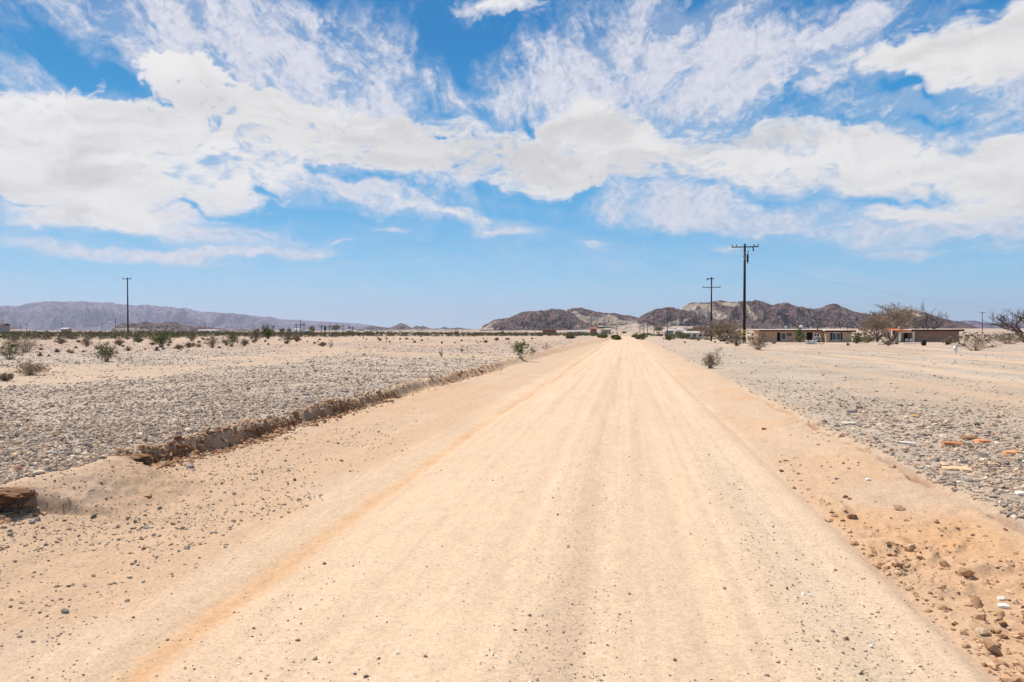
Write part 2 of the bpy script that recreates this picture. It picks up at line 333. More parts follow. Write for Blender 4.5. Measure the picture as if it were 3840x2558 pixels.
def mat_ground(name):
    m, t, b = new_mat(name)
    pos = t.new('ShaderNodeNewGeometry').outputs['Position']
    ca = t.new('ShaderNodeAttribute', attribute_name='tone').outputs['Color']
    ga = t.new('ShaderNodeAttribute', attribute_name='grit').outputs['Fac']
    spos = t.vmath('MULTIPLY', pos, (1.0, .42, 1.0)); n1 = t.noise(spos, 9, 6, .62); n2 = t.noise(pos, 110, 5, .8); n3 = t.noise(t.vmath('MULTIPLY', pos, (1.0, .22, 1.0)), 2.2, 5, .6); n4 = t.noise(pos, 34, 5, .85)
    vo = t.new('ShaderNodeTexVoronoi', feature='F1'); t.l.new(pos, vo.inputs['Vector']); vo.inputs['Scale'].default_value = 44; vo.inputs['Randomness'].default_value = 1
    cellv = t.new('ShaderNodeSeparateColor'); t.l.new(vo.outputs['Color'], cellv.inputs[0])
    stone = t.math('MULTIPLY', t.mr(vo.outputs['Distance'], .42, .30), t.mr(cellv.outputs[0], t.math('SUBTRACT', 1.06, t.math('MULTIPLY', ga, .66)), 1.06, 0, 1, smooth=False))
    stone = t.math('MULTIPLY', t.mr(stone, 0, .1), .75)
    scol = t.ramp(cellv.outputs[1], [(0, (.17, .13, .11)), (.3, (.29, .235, .20)), (.6, (.42, .34, .28)), (.85, (.42, .25, .15)), (1, (.66, .60, .52))])
    f = t.math('ADD', t.mr(n1, .25, .75, .92, 1.08, smooth=False), t.math('ADD', t.math('ADD', t.mr(n2, .3, .7, -.25, .25, smooth=False), t.mr(n4, .30, .70, -.24, .24, smooth=False)), t.mr(n3, .3, .7, -.05, .05, smooth=False)))
    mul = t.new('ShaderNodeVectorMath', operation='SCALE'); t.l.new(ca, mul.inputs[0]); t.l.new(f, mul.inputs['Scale'])
    col = t.mix(stone, mul.outputs[0], scol)
    t.l.new(col, b.inputs['Base Color'])
    b.inputs['Roughness'].default_value = .95; b.inputs['Specular IOR Level'].default_value = .12
    bp = t.new('ShaderNodeBump'); bp.inputs['Strength'].default_value = .6; bp.inputs['Distance'].default_value = .018
    hgt = t.math('ADD', t.math('MULTIPLY', t.math('ADD', n1, t.math('MULTIPLY', n2, .9)), t.math('ADD', .35, ga)), t.math('MULTIPLY', stone, .35))
    t.l.new(hgt, bp.inputs['Height']); t.l.new(bp.outputs[0], b.inputs['Normal'])
    return m
def mat_stone(name):
    m, t, b = new_mat(name)
    pos = t.new('ShaderNodeNewGeometry').outputs['Position']
    ca = t.new('ShaderNodeAttribute', attribute_name='tone').outputs['Color']
    n1 = t.noise(pos, 40, 4, .6)
    mul = t.new('ShaderNodeVectorMath', operation='SCALE'); t.l.new(ca, mul.inputs[0]); t.l.new(t.mr(n1, .3, .7, .75, 1.25, smooth=False), mul.inputs['Scale'])
    t.l.new(mul.outputs[0], b.inputs['Base Color']); b.inputs['Roughness'].default_value = .9
    return m
def mat_leaf(name, c):
    m, t, b = new_mat(name)
    ca = t.new('ShaderNodeAttribute', attribute_name='tone').outputs['Fac']
    mul = t.new('ShaderNodeVectorMath', operation='SCALE'); mul.inputs[0].default_value = c; t.l.new(t.mr(ca, 0, 1, .45, 1.55, smooth=False), mul.inputs['Scale'])
    t.l.new(mul.outputs[0], b.inputs['Base Color']); b.inputs['Roughness'].default_value = .7
    return m
def mat_hill(name, rock, sand, scale):
    m, t, b = new_mat(name)
    pos = t.new('ShaderNodeNewGeometry').outputs['Position']
    sa = t.new('ShaderNodeAttribute', attribute_name='sand').outputs['Fac']
    v = t.vmath('SCALE', pos); v.node.inputs['Scale'].default_value = scale
    n = t.noise(v, 1.0, 8, .65, .6); n2 = t.noise(v, 4.0, 6, .7)
    sfac = t.mr(t.math('ADD', sa, t.math('MULTIPLY', t.math('SUBTRACT', n2, .5), .9)), .42, .58)
    n3 = t.noise(v, 11.0, 4, .7)
    rk = t.mix(t.mr(t.math('ADD', t.math('MULTIPLY', n, .30), t.math('ADD', t.math('MULTIPLY', n2, .45), t.math('MULTIPLY', n3, .25))), .43, .58), (*[q * .36 for q in rock], 1), (*[q * 2.1 for q in rock], 1))
    rk = t.mix(t.mr(n2, .50, .62, 0, .75), rk, (*[q * 2.3 for q in rock], 1))
    t.l.new(t.mix(sfac, rk, (*sand, 1)), b.inputs['Base Color']); b.inputs['Roughness'].default_value = 1
    bp = t.new('ShaderNodeBump'); bp.inputs['Strength'].default_value = 1.0; bp.inputs['Distance'].default_value = .5 / scale
    t.l.new(t.math('ADD', n, t.math('ADD', t.math('MULTIPLY', n2, .45), t.math('MULTIPLY', n3, .2))), bp.inputs['Height']); t.l.new(bp.outputs[0], b.inputs['Normal'])
    return m
M = {}
M['ground'] = mat_ground('desert_ground'); M['stone'] = mat_stone('desert_stone')
M['creosote'] = mat_leaf('creosote_leaf', (.185, .185, .075)); M['green'] = mat_leaf('fresh_leaf', (.155, .185, .05))
M['olive'] = mat_leaf('olive_leaf', (.23, .19, .115)); M['dryleaf'] = mat_leaf('dry_leaf', (.26, .18, .115))
M['straw'] = mat_leaf('straw_twig', (.42, .30, .19)); M['palmleaf'] = mat_leaf('palm_frond', (.07, .075, .035))
M['twig'] = mat_simple('grey_twig', (.21, .15, .115), var=.35); M['bark'] = mat_simple('dead_bark', (.13, .095, .08), var=.35, scale=2)
M['pale_twig'] = mat_simple('pale_twig', (.36, .27, .20), var=.3)
M['pole'] = mat_simple('creosoted_pole_wood', (.028, .018, .017), var=.3, scale=4, streak=(6, 6, .4))
M['yellow'] = mat_simple('yellow_reflective_band', (.80, .62, .02), var=.08)
M['steel'] = mat_simple('galvanised_steel', (.42, .43, .44), rough=.5, var=.15, metallic=.3)
M['porcelain'] = mat_simple('grey_porcelain', (.10, .10, .12), rough=.4)
M['wire'] = mat_simple('dull_wire', (.10, .10, .11))
M['stucco'] = mat_simple('tan_stucco', (.56, .34, .215), var=.16, scale=1.3); M['stucco2'] = mat_simple('weathered_tan_stucco', (.50, .35, .23), var=.18, scale=1.0)
M['siding'] = mat_simple('brown_adobe', (.34, .205, .145), var=.25, scale=1.2, streak=(.4, .4, 3))
M['fascia'] = mat_simple('dark_brown_fascia', (.07, .035, .025), var=.3); M['redroof'] = mat_simple('faded_red_fascia', (.55, .16, .07), var=.22)
M['gravelroof'] = mat_simple('white_gravel_roof', (.50, .45, .43), var=.15); M['cream'] = mat_simple('cream_paint', (.72, .62, .47), var=.12)
M['white'] = mat_simple('white_paint', (.78, .77, .75), var=.10); M['glass'] = mat_simple('dark_window_glass', (.035, .045, .06), rough=.08, var=.2, spec=.6)
M['dark'] = mat_simple('dark_interior', (.02, .018, .016)); M['plinth'] = mat_simple('sandy_plinth', (.50, .38, .26), var=.2)
M['redshack'] = mat_simple('red_brown_boards', (.26, .10, .075), var=.25); M['greysheet'] = mat_simple('grey_sheet', (.30, .29, .29), var=.2)
M['rust'] = mat_simple('rusty_orange', (.45, .19, .06), var=.3); M['black'] = mat_simple('black_rubber', (.02, .02, .02)); M['blue'] = mat_simple('faded_blue', (.10, .25, .42), var=.2)
# ------------------------------------------------------------------ object helpers
def tag(o, label=None, cat=None, group=None, kind=None):
    for k, v in (('label', label), ('category', cat), ('group', group), ('kind', kind)):
        if v: o[k] = v
    return o
def empty(name, loc, label, cat, group=None, rz=0):
    o = bpy.data.objects.new(name, None); COL.objects.link(o); o.location = loc; o.rotation_euler.z = rz
    o.empty_display_size = .2
    return tag(o, label, cat, group)
class MB:
    def __init__(s): s.v = []; s.f = []; s.t = []
    def box(s, x0, x1, y0, y1, z0, z1):
        n = len(s.v)
        s.v += [(x0, y0, z0), (x1, y0, z0), (x1, y1, z0), (x0, y1, z0), (x0, y0, z1), (x1, y0, z1), (x1, y1, z1), (x0, y1, z1)]
        s.f += [tuple(n + i for i in q) for q in ((0, 3, 2, 1), (4, 5, 6, 7), (0, 1, 5, 4), (1, 2, 6, 5), (2, 3, 7, 6), (3, 0, 4, 7))]; return s
    def tube(s, pts, rads, n=6, cap=True):
        rings = []
        pts = [Vector(p) for p in pts]
        for i, p in enumerate(pts):
            d = (pts[min(i + 1, len(pts) - 1)] - pts[max(i - 1, 0)])
            if d.length < 1e-9: d = Vector((0, 0, 1))
            d.normalize(); a = d.cross(Vector((0, 0, 1)) if abs(d.z) < .9 else Vector((1, 0, 0))).normalized(); b = d.cross(a)
            k = len(s.v); r = rads[i] if hasattr(rads, '__len__') else rads
            for j in range(n):
                th = 2 * math.pi * j / n; q = p + a * (r * math.cos(th)) + b * (r * math.sin(th)); s.v.append(tuple(q))
            rings.append(k)
        for r0, r1 in zip(rings, rings[1:]):
            for j in range(n): s.f.append((r0 + j, r0 + (j + 1) % n, r1 + (j + 1) % n, r1 + j))
        if cap: s.f.append(tuple(rings[0] + j for j in range(n))[::-1]); s.f.append(tuple(rings[-1] + j for j in range(n)))
        return s
    def lathe(s, c, prof, n=12):
        rings = []
        for r, z in prof:
            k = len(s.v)
            for j in range(n): s.v.append((c[0] + r * math.cos(2 * math.pi * j / n), c[1] + r * math.sin(2 * math.pi * j / n), c[2] + z))
            rings.append(k)
        for r0, r1 in zip(rings, rings[1:]):
            for j in range(n): s.f.append((r0 + j, r0 + (j + 1) % n, r1 + (j + 1) % n, r1 + j))
        s.f.append(tuple(rings[0] + j for j in range(n))[::-1]); s.f.append(tuple(rings[-1] + j for j in range(n))); return s
    def build(s, name, mat, parent=None, smooth=False):
        me = bpy.data.meshes.new(name); me.from_pydata(s.v, [], s.f); me.update(); me.materials.append(mat)
        if smooth: me.polygons.foreach_set('use_smooth', [True] * len(me.polygons))
        if s.t:
            a = me.attributes.new('tone', 'FLOAT', 'POINT'); a.data.foreach_set('value', s.t)
        o = bpy.data.objects.new(name, me); COL.objects.link(o)
        if parent: o.parent = parent
        return o
# ------------------------------------------------------------------ cloud vault, 80 km off, in front of the open sky
def cloud_vault():
    az_ = np.linspace(R(-82), R(62), 1900); el_ = np.linspace(R(1.0), R(40), 620)
    A_, E_ = np.meshgrid(az_, el_); cov, colr = cloud_fields(A_, E_)
    cov = cov * (1 - ss(R(34), R(39.5), E_)) * ss(R(-82), R(-74), A_) * (1 - ss(R(54), R(62), A_))
    Rr = 80000.0
    v = np.stack([Rr * np.cos(E_) * np.sin(A_), Rr * np.cos(E_) * np.cos(A_), Rr * np.sin(E_)], -1).reshape(-1, 3)
    n, k = len(az_), len(el_); i = np.arange(k - 1)[:, None] * n; j = np.arange(n - 1)[None, :]
    f = np.stack([i + j, i + j + 1, i + n + j + 1, i + n + j], -1).reshape(-1, 4)
    m = bpy.data.materials.new('cloud_light'); m.use_nodes = True; t = NT(m.node_tree); t.n.clear()
    out = t.new('ShaderNodeOutputMaterial'); em = t.new('ShaderNodeEmission'); tr = t.new('ShaderNodeBsdfTransparent'); mx = t.new('ShaderNodeMixShader')
    t.l.new(t.new('ShaderNodeAttribute', attribute_name='tone').outputs['Color'], em.inputs[0]); em.inputs[1].default_value = 1.0
    t.l.new(t.new('ShaderNodeAttribute', attribute_name='cover').outputs['Fac'], mx.inputs[0]); t.l.new(tr.outputs[0], mx.inputs[1]); t.l.new(em.outputs[0], mx.inputs[2]); t.l.new(mx.outputs[0], out.inputs[0])
    m.cycles.emission_sampling = 'NONE'
    tag(mesh_np('sky', v, f, m, True, {'tone': ('FLOAT_COLOR', np.clip(colr, 0, 1).reshape(-1, 3)), 'cover': ('FLOAT', cov.ravel())}), kind='structure')
cloud_vault()
# ------------------------------------------------------------------ ground sheet (one fan reaching the horizon)
def fan():
    c0 = math.pi / 2 + YAW
    half = R(50); nd = 1050
    dense = c0 + np.linspace(half, -half, nd)
    coarse = c0 - half - np.linspace(0, 2 * math.pi - 2 * half, 62)[1:-1]
    th = np.concatenate([dense, coarse])
    rr = np.concatenate([[.3, .8], np.geomspace(1.4, 60, 640), np.geomspace(60, 1200, 190)[1:], np.geomspace(1200, 60000, 60)[1:]])
    T, RR = np.meshgrid(th, rr)
    x = (RR * np.cos(T)).ravel(); y = (RR * np.sin(T)).ravel()
    z = H(x, y)
    inner = ss(ROAD_L, ROAD_L + .18, x) * (1 - ss(ROAD_R - .18, ROAD_R, x)) * ss(-41, -39, y) * (1 - ss(600, 640, y))
    z = z - inner * (.05 + .004 * np.abs(y))
    nt, nr = len(th), len(rr)
    i = np.arange(nr - 1)[:, None] * nt; j = np.arange(nt)[None, :]; j2 = (j + 1) % nt
    f = np.stack([i + j, i + j2, i + nt + j2, i + nt + j], -1).reshape(-1, 4)
    f = f[:, ::-1] if True else f
    v = np.stack([x, y, z], 1)
    return v, f
ROAD_L, ROAD_R = -3.05, 1.70
v, f = fan()
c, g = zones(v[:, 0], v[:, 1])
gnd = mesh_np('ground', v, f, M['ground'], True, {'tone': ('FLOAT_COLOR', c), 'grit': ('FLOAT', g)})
n0 = gnd.data.polygons[5000].normal
if n0.z < 0: gnd.data.flip_normals()
tag(gnd, kind='structure')
# road sheet
xs = np.linspace(ROAD_L, ROAD_R, 190)
ys = np.concatenate([np.linspace(-40, 2, 60), np.geomspace(2.02, 60, 900), np.geomspace(60, 600, 160)[1:]])
X, Y = np.meshgrid(xs, ys); x = X.ravel(); y = Y.ravel(); z = H(x, y) + .004
nx, ny = len(xs), len(ys)
i = np.arange(ny - 1)[:, None] * nx; j = np.arange(nx - 1)[None, :]
f = np.stack([i + j, i + j + 1, i + nx + j + 1, i + nx + j], -1).reshape(-1, 4)
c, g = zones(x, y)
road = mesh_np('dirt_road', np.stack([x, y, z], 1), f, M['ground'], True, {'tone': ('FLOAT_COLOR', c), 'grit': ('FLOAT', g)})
tag(road, kind='structure')
# ------------------------------------------------------------------ stones
rng = np.random.default_rng(7)
def ico():
    p = (1 + 5 ** .5) / 2
    v = np.array([(-1, p, 0), (1, p, 0), (-1, -p, 0), (1, -p, 0), (0, -1, p), (0, 1, p), (0, -1, -p), (0, 1, -p), (p, 0, -1), (p, 0, 1), (-p, 0, -1), (-p, 0, 1)], float)
    v /= np.linalg.norm(v[0])
    f = np.array([(0, 11, 5), (0, 5, 1), (0, 1, 7), (0, 7, 10), (0, 10, 11), (1, 5, 9), (5, 11, 4), (11, 10, 2), (10, 7, 6), (7, 1, 8), (3, 9, 4), (3, 4, 2), (3, 2, 6), (3, 6, 8), (3, 8, 9), (4, 9, 5), (2, 4, 11), (6, 2, 10), (8, 6, 7), (9, 8, 1)])
    return v, f
IV, IF = ico()
VAR = []
for _ in range(14):
    q = IV * rng.uniform(.68, 1.22, (12, 1)) * np.array([1, rng.uniform(.6, .95), rng.uniform(.38, .75)]); VAR.append(q)
VAR = np.array(VAR)
PAL_GREY = np.array([(.34, .28, .24), (.20, .175, .16), (.42, .35, .295), (.50, .41, .335), (.54, .41, .31), (.38, .22, .15), (.68, .60, .50), (.25, .23, .22), (.37, .27, .20)]) * np.array([1.08, 1.0, .92])
def stones(name, x, y, size, pal, pw, sink=.25, label=None, flat=1.0, kind='stuff'):
    n = len(x); z = H(x, y)
    z = np.where((x > ROAD_L) & (x < ROAD_R), z + .004, z)
    b = VAR[rng.integers(0, len(VAR), n)]
    a = rng.uniform(0, 2 * math.pi, n); ca, sa = np.cos(a)[:, None], np.sin(a)[:, None]
    s = size[:, None]
    lx_, ly_, lz_ = b[:, :, 0] * s, b[:, :, 1] * s, b[:, :, 2] * s * flat
    tl = rng.normal(0, .25, (n, 1)); lz2 = lz_ + lx_ * tl
    vx = x[:, None] + lx_ * ca - ly_ * sa; vy = y[:, None] + lx_ * sa + ly_ * ca
    vz = z[:, None] + lz2 + s * flat * (.45 - sink)
    v = np.stack([vx, vy, vz], -1).reshape(-1, 3)
    f = (IF[None] + (np.arange(n) * 12)[:, None, None]).reshape(-1, 3)
    c = np.array(pal, float)[rng.choice(len(pal), n, p=np.array(pw) / sum(pw))] * rng.uniform(.75, 1.25, (n, 1))
    o = mesh_np(name, v, f, M['stone'], False, {'tone': ('FLOAT_COLOR', np.repeat(c, 12, 0))})
    return tag(o, label, None, None, kind)
def polar(n, r0, r1, a0, a1):
    """more or less even on the picture: density falls off with the square of distance; angles from straight ahead, + right"""
    u = rng.uniform(0, 1, n); r = 1 / (1 / r0 + (1 / r1 - 1 / r0) * u); a = R(1) * rng.uniform(a0, a1, n)
    return r * np.sin(a), r * np.cos(a), r
def lsize(n, m, sg, lo, hi): return np.clip(np.exp(rng.normal(math.log(m), sg, n)), lo, hi)
# left gravel flat
x, y, r = polar(200000, 7.5, 120, -62, -1)
k = (x < ledge_x(y) - .03); x, y, r = x[k], y[k], r[k]
nl = fbm(x * .11, y * .11, 4, 51) + .55 * np.exp(-((x + 21) / 5) ** 2 - ((y - 21) / 4.0) ** 2) + .14 * gauss(y, 37, 2.0) * ss(-22, -12, x) + .3 * ss(62, 95, y)
dn = fbm(x * 1.3, y * 1.3, 3, 77)
k = rng.uniform(0, 1, len(x)) < np.clip(.72 - .68 * ss(.05, .32, nl) + .9 * dn, .03, 1); x, y, r = x[k], y[k], r[k]
stones('gravel', x, y, lsize(len(x), .0150, .48, .006, .065) * np.maximum(1, r / 16) ** .50, PAL_GREY, (20, 14, 24, 24, 14, 3, 3, 10, 8))
# shoulder spill near the bank
x, y, r = polar(60000, 3.4, 26, -66, -14)
lx = ledge_x(y); t_ = (x - lx)
k = (t_ > .05) & (x < -3.0) & (rng.uniform(0, 1, len(x)) < np.clip(.72 * (1.0 - t_ / 2.4) * (1.15 - ss(7, 16, y)) + .8 * fbm(x * 1.2, y * .8, 3, 80), .015, 1)); x, y, r = x[k], y[k], r[k]
stones('gravel', x, y, lsize(len(x), .0076, .52, .0035, .045), PAL_GREY, (20, 24, 16, 12, 12, 8, 4, 14, 12))
# loose pebbles on the road
x, y, r = polar(24000, 2.4, 34, -46, 36)
k = (x > -3.4) & (x < 1.75) & (rng.uniform(0, 1, len(x)) < np.clip(.28 + .9 * fbm(x * .8, y * .5, 3, 81) + 1.1 * gauss(x, 1.15, .30) * (1 - ss(8, 14, y)) + .5 * gauss(x, -.35, .3), .03, 1)); x, y, r = x[k], y[k], r[k]
stones('pebbles', x, y, lsize(len(x), .0041, .52, .0016, .017), [(.20, .13, .09), (.36, .27, .2), (.55, .44, .33), (.72, .68, .62), (.28, .25, .24)], (16, 26, 34, 12, 12), sink=.2)
# right flat: dense cobble band beside the bank, thinner beyond
x, y, r = polar(110000, 5.0, 110, 3, 62)
band = gauss(x, 4.75 + .25 * fbm(y * .3, y * 0, 2, 85), .85) * (1 - ss(16, 30, y)) + .7 * gauss(x, 7.3, .9) * (1 - ss(10, 20, y)) 
k = (x > crack_x(y) + .02) & (rng.uniform(0, 1, len(x)) < np.clip(.22 + .75 * band + .8 * fbm(x * .35, y * .22, 4, 86) - .45 * tracks(x, y) , .02, 1)); x, y, r = x[k], y[k], r[k]
bs = gauss(x, 4.75, 1.0) * (1 - ss(14, 26, y))
stones('gravel', x, y, lsize(len(x), .0155, .48, .006, .07) * (1 + .25 * bs) * np.maximum(1, r / 18) ** .60, PAL_GREY, (22, 20, 18, 14, 14, 7, 4, 14, 12), flat=.8)
# clods: right bank foot, left bank crumbs
CLOD = [(.46, .28, .16), (.52, .34, .21), (.40, .23, .13), (.55, .39, .26), (.24, .13, .07), (.66, .60, .52)]
x, y, r = polar(26000, 2.6, 16, 12, 60)
k = (x > 1.78) & (x < 3.25) & (rng.uniform(0, 1, len(x)) < np.clip(.10 + .9 * fbm(x * .9, y * .9, 2, 40) + .75 * (1 - ss(3.6, 5.4, y)) * gauss(x, 2.35, .5) + .5 * gauss(x, 1.86, .07) , .02, 1)); x, y, r = x[k], y[k], r[k]
stones('dirt_clods', x, y, lsize(len(x), .0115, .62, .004, .060), CLOD, (28, 22, 20, 12, 10, 0), sink=.3)
yb = 1 / (1 / 5.0 + (1 / 62 - 1 / 5.0) * rng.uniform(0, 1, 9000))
xb = ledge_x(yb) + rng.normal(.10, .14, 9000) + .3 * ledge_w(yb) * rng.uniform(0, 1, 9000)
k = ledge_gap(yb) < .5; xb, yb = xb[k], yb[k]
BK = [(.29, .145, .07), (.46, .28, .165), (.54, .38, .25), (.38, .20, .105), (.38, .27, .20), (.18, .09, .045)]
nr = (yb < 15) | (yb < 30) & (fbm(yb * .5, yb * 0, 3, 61) > .12); fr = ~nr & (rng.uniform(0, 1, len(yb)) < .45)
stones('dirt_clods', xb[nr], yb[nr], lsize(nr.sum(), .017, .55, .006, .07) * np.maximum(1, yb[nr] / 18) ** .2, BK, (24, 22, 16, 18, 6, 14), sink=.3)
stones('dirt_clods', xb[fr], yb[fr], lsize(fr.sum(), .015, .5, .006, .05), BK, (6, 34, 40, 12, 8, 0), sink=.3)
# single rocks that stand out
def rock(px, py, wpx, hpx, col, label, cat='rock', seed=1, flat=.6, name='rock', group=None, sub=2):
    gx, gy = ground_at(px, py); d = math.hypot(gx, gy); s = wpx / FPX * gy / 2 if gy > 0 else .1
    rg = np.random.default_rng(seed)
    import bmesh
    bm = bmesh.new(); bmesh.ops.create_icosphere(bm, subdivisions=sub + 1, radius=1)
    hz = .8 * hpx / max(wpx, 1); s *= .86
    o1, o2 = rg.uniform(0, 50, 2)
    P0 = np.array([v.co[:] for v in bm.verts])
    n = fbm(P0[:, 0] * 1.1 + o1 + P0[:, 2], P0[:, 1] * 1.1 + o2, 3, seed) ; q = P0 * (1 + (.55 if sub < 3 else .75) * n)[:, None]; q = q if sub < 3 else q * (1 + .22 * fbm(P0[:, 0] * 5 + o1, P0[:, 1] * 5 + P0[:, 2] * 4, 3, seed + 1))[:, None]
    q = q if sub >= 3 else np.where(np.abs(q) > .72, np.sign(q) * (.72 + (np.abs(q) - .72) * .35), q)
    q[:, 0] *= s * 1.15; q[:, 1] *= s * rg.uniform(.7, 1.0); q[:, 2] *= s * hz * flat * 2
    for v_, c_ in zip(bm.verts, q): v_.co = c_
    me = bpy.data.meshes.new(name); bm.to_mesh(me); bm.free()
    a = me.attributes.new('tone', 'FLOAT_COLOR', 'POINT')
    a.data.foreach_set('color', np.tile(np.array([*col, 1], np.float32), len(me.vertices)))
    me.materials.append(M['stone'])
    o = bpy.data.objects.new(name, me); COL.objects.link(o); o.location = (gx, gy, h1(gx, gy) + s * hz * flat * (.45 if sub < 3 else .2)); o.rotation_euler.z = rg.uniform(-.3, .3)
    return tag(o, label, cat, group)
RK = [
 (3575,1668,80,26,(.50,.20,.09),'long rusty red flat rock in the grey cobbles right of the road'),
 (3680,1660,64,26,(.62,.27,.13),'bright orange red rock just right of the long rusty one'),
 (3640,1648,70,26,(.27,.14,.08),'dark brown wedge rock behind the rusty red ones'),
 (3790,1702,74,24,(.72,.35,.17),'pale orange rock nearest the right edge of the photo'),
 (3405,1664,70,18,(.60,.55,.49),'flat white stone left of the rusty red rock'),
 (3195,1546,46,20,(.25,.22,.22),'dark grey rock at the upper end of the cobble band'),
 (3185,1592,60,20,(.70,.62,.50),'pale tan rock in the middle of the cobble band'),
 (3430,1562,32,14,(.70,.42,.16),'small ochre rock among grey cobbles above the white stone'),
 (3590,1762,110,20,(.66,.44,.27),'long pinkish tan rock in the nearer strip of cobbles'),
 (3830,1855,46,24,(.66,.63,.59),'white stone cut by the right edge of the photo'),
 (60,1950,58,26,(.23,.20,.17),'dark brown oval rock lying on the left shoulder'),
 (78,1962,0,0,None,None),
 (120,1962,28,24,(.24,.23,.25),'small dark grey rock touching the brown oval rock'),
 (38,2008,26,20,(.20,.16,.13),'small dark rock below the brown oval rock'),
 (200,1700,46,16,(.27,.27,.30),'bluish flat stone on the gravel left of the bank end'),
 (555,1862,34,12,(.36,.15,.08),'thin reddish chip lying on the shoulder below the bank'),
 (712,1752,34,18,(.26,.26,.29),'grey stone at the foot of the crumbling bank end'),
 (1468,1452,0,0,None,None),
 (1148,1482,34,16,(.25,.25,.28),'grey blue stone sitting on the gravel just above the bank'),
 (2865,1610,20,14,(.40,.20,.12),'small brown stone on the orange slope right of the road'),
 (3137,1797,16,12,(.24,.22,.27),'small dark blue grey stone on the orange slope'),
 (3257,1801,22,14,(.74,.72,.70),'small white stone on the orange slope beside a dark one'),
 (2300,2183,20,12,(.55,.60,.65),'tiny bluish chip in the middle of the road'),
 (895,2494,20,14,(.62,.58,.54),'two toned pebble near the bottom of the road'),
 (3757,2248,34,22,(.66,.62,.57),'white stone on the clods near the lower right corner'),
 (3765,2275,44,20,(.76,.72,.66),'larger pale stone in the lower right clods'),
]
for q_, (px, py, wp, hp, cl_, lb) in enumerate(RK):
    if wp: rock(px, py, wp, hp, cl_, lb, seed=100 + q_)
# the two overhanging brown lumps where the bank breaks off
rock(35, 1858, 210, 74, (.20, .10, .05), 'rusty brown earth lump jutting from the bank at the left edge', 'earth lump', 301, .55, 'earth_lump', sub=3)
rock(500, 1712, 140, 30, (.22, .11, .055), 'rusty brown crust lump at the broken end of the bank', 'earth lump', 302, .55, 'earth_lump', sub=3)
# ------------------------------------------------------------------ shrubs
rnd = random.Random(11)
def stem_paths(rg, h, w_, n, droop=.0, base=.06, curve=.5):
    """stems fan out from a crown at ground level; the outer ones lie low, so the bush is a mound and not a cone"""
    out = []
    for i in range(n):
        a = rg.uniform(0, 2 * math.pi); tilt = rg.random() ** .75 * 1.30          # 0 upright .. 1.3 rad nearly flat
        L = rg.uniform(.72, 1.05); sx_ = math.sin(tilt) * L; cz = math.cos(tilt) * L
        ex, ey = math.cos(a) * w_ / 2 * sx_ * 1.05, math.sin(a) * w_ / 2 * sx_ * 1.05
        b0 = Vector((math.cos(a) * base * w_ * rg.random(), math.sin(a) * base * w_ * rg.random(), -.03))
        mid = Vector((ex * .50 + rg.uniform(-.05, .05) * w_, ey * .50 + rg.uniform(-.05, .05) * w_, h * (cz * .5 + .06)))
        out.append([b0, mid, Vector((ex, ey, h * max(.05, cz * .98 - droop * .1)))])
    return out
def quad(mb, c, s, rg, tone, el_=1.6):
    n = len(mb.v)
    a = Vector((rg.gauss(0, 1), rg.gauss(0, 1), rg.gauss(0, 1))).normalized(); b = a.cross(Vector((rg.gauss(0, 1), rg.gauss(0, 1), rg.gauss(0, 1)))).normalized()
    for sa_, sb in ((-1, 0), (0, -1), (1, 0), (0, 1)): mb.v.append(tuple(c + a * (s * el_ * sa_) + b * (s * sb)))
    mb.f.append((n, n + 1, n + 2, n + 3)); mb.t += [tone] * 4
def shrub_parts(root, h, w_, kind, rg, dist):
    px1 = dist / 683.0                       # metres per rendered pixel
    tw = MB(); lf = MB()
    ns = {'creosote': 34, 'leafy': 16, 'dry': 46, 'straw': 60, 'olive': 40, 'twigs': 12, 'dense': 44}[kind]
    paths = stem_paths(rg, h, w_, ns, droop=.35 if kind in ('dry', 'straw', 'dense') else .15)
    r0 = max(.006 * (h + .4), px1 * .10)
    lsz = max(.016, px1 * .30)
    tm = 'twig' if kind not in ('straw',) else 'pale_twig'
    ends = []
    for p in paths:
        tw.tube(p, [r0, r0 * .7, r0 * .35], 3, False)
        for _ in range({'creosote': 4, 'leafy': 3, 'dry': 5, 'straw': 5, 'olive': 4, 'twigs': 4, 'dense': 5}[kind]):
            t = rg.uniform(.3, 1); q = p[0].lerp(p[1], t * 2) if t < .5 else p[1].lerp(p[2], t * 2 - 1)
            e = q + Vector((rg.uniform(-1, 1) * w_ * .17, rg.uniform(-1, 1) * w_ * .17, rg.uniform(.0, .24) * h)); tw.tube([q, q.lerp(e, .5) + Vector((0, 0, .02)), e], [r0 * .5, r0 * .4, r0 * .25], 3, False); ends.append((q, e))
        ends.append((p[1], p[2]))
    nl_ = {'creosote': 9, 'leafy': 14, 'dry': 2, 'straw': 3, 'olive': 5, 'twigs': 1, 'dense': 11}[kind]
    tf = {}
    for i, (q, e) in enumerate(ends):
        ct = rg.uniform(.05, .95)
        for _ in range(nl_):
            t = rg.uniform(.35, 1.08); c_ = q.lerp(e, t) + Vector((rg.gauss(0, 1), rg.gauss(0, 1), rg.gauss(0, 1))) * w_ * .028
            if c_.z < .02: continue
            quad(lf, c_, lsz * rg.uniform(.6, 1.35) * (1.5 if kind == 'leafy' else 1), rg, min(1, max(0, ct + rg.uniform(-.25, .25))))
    tw.build('branches', M[tm], root)
    lm = {'creosote': 'creosote', 'leafy': 'green', 'dry': 'dryleaf', 'straw': 'straw', 'olive': 'olive', 'twigs': 'dryleaf', 'dense': 'green'}[kind]
    lf.build('foliage', M[lm], root)
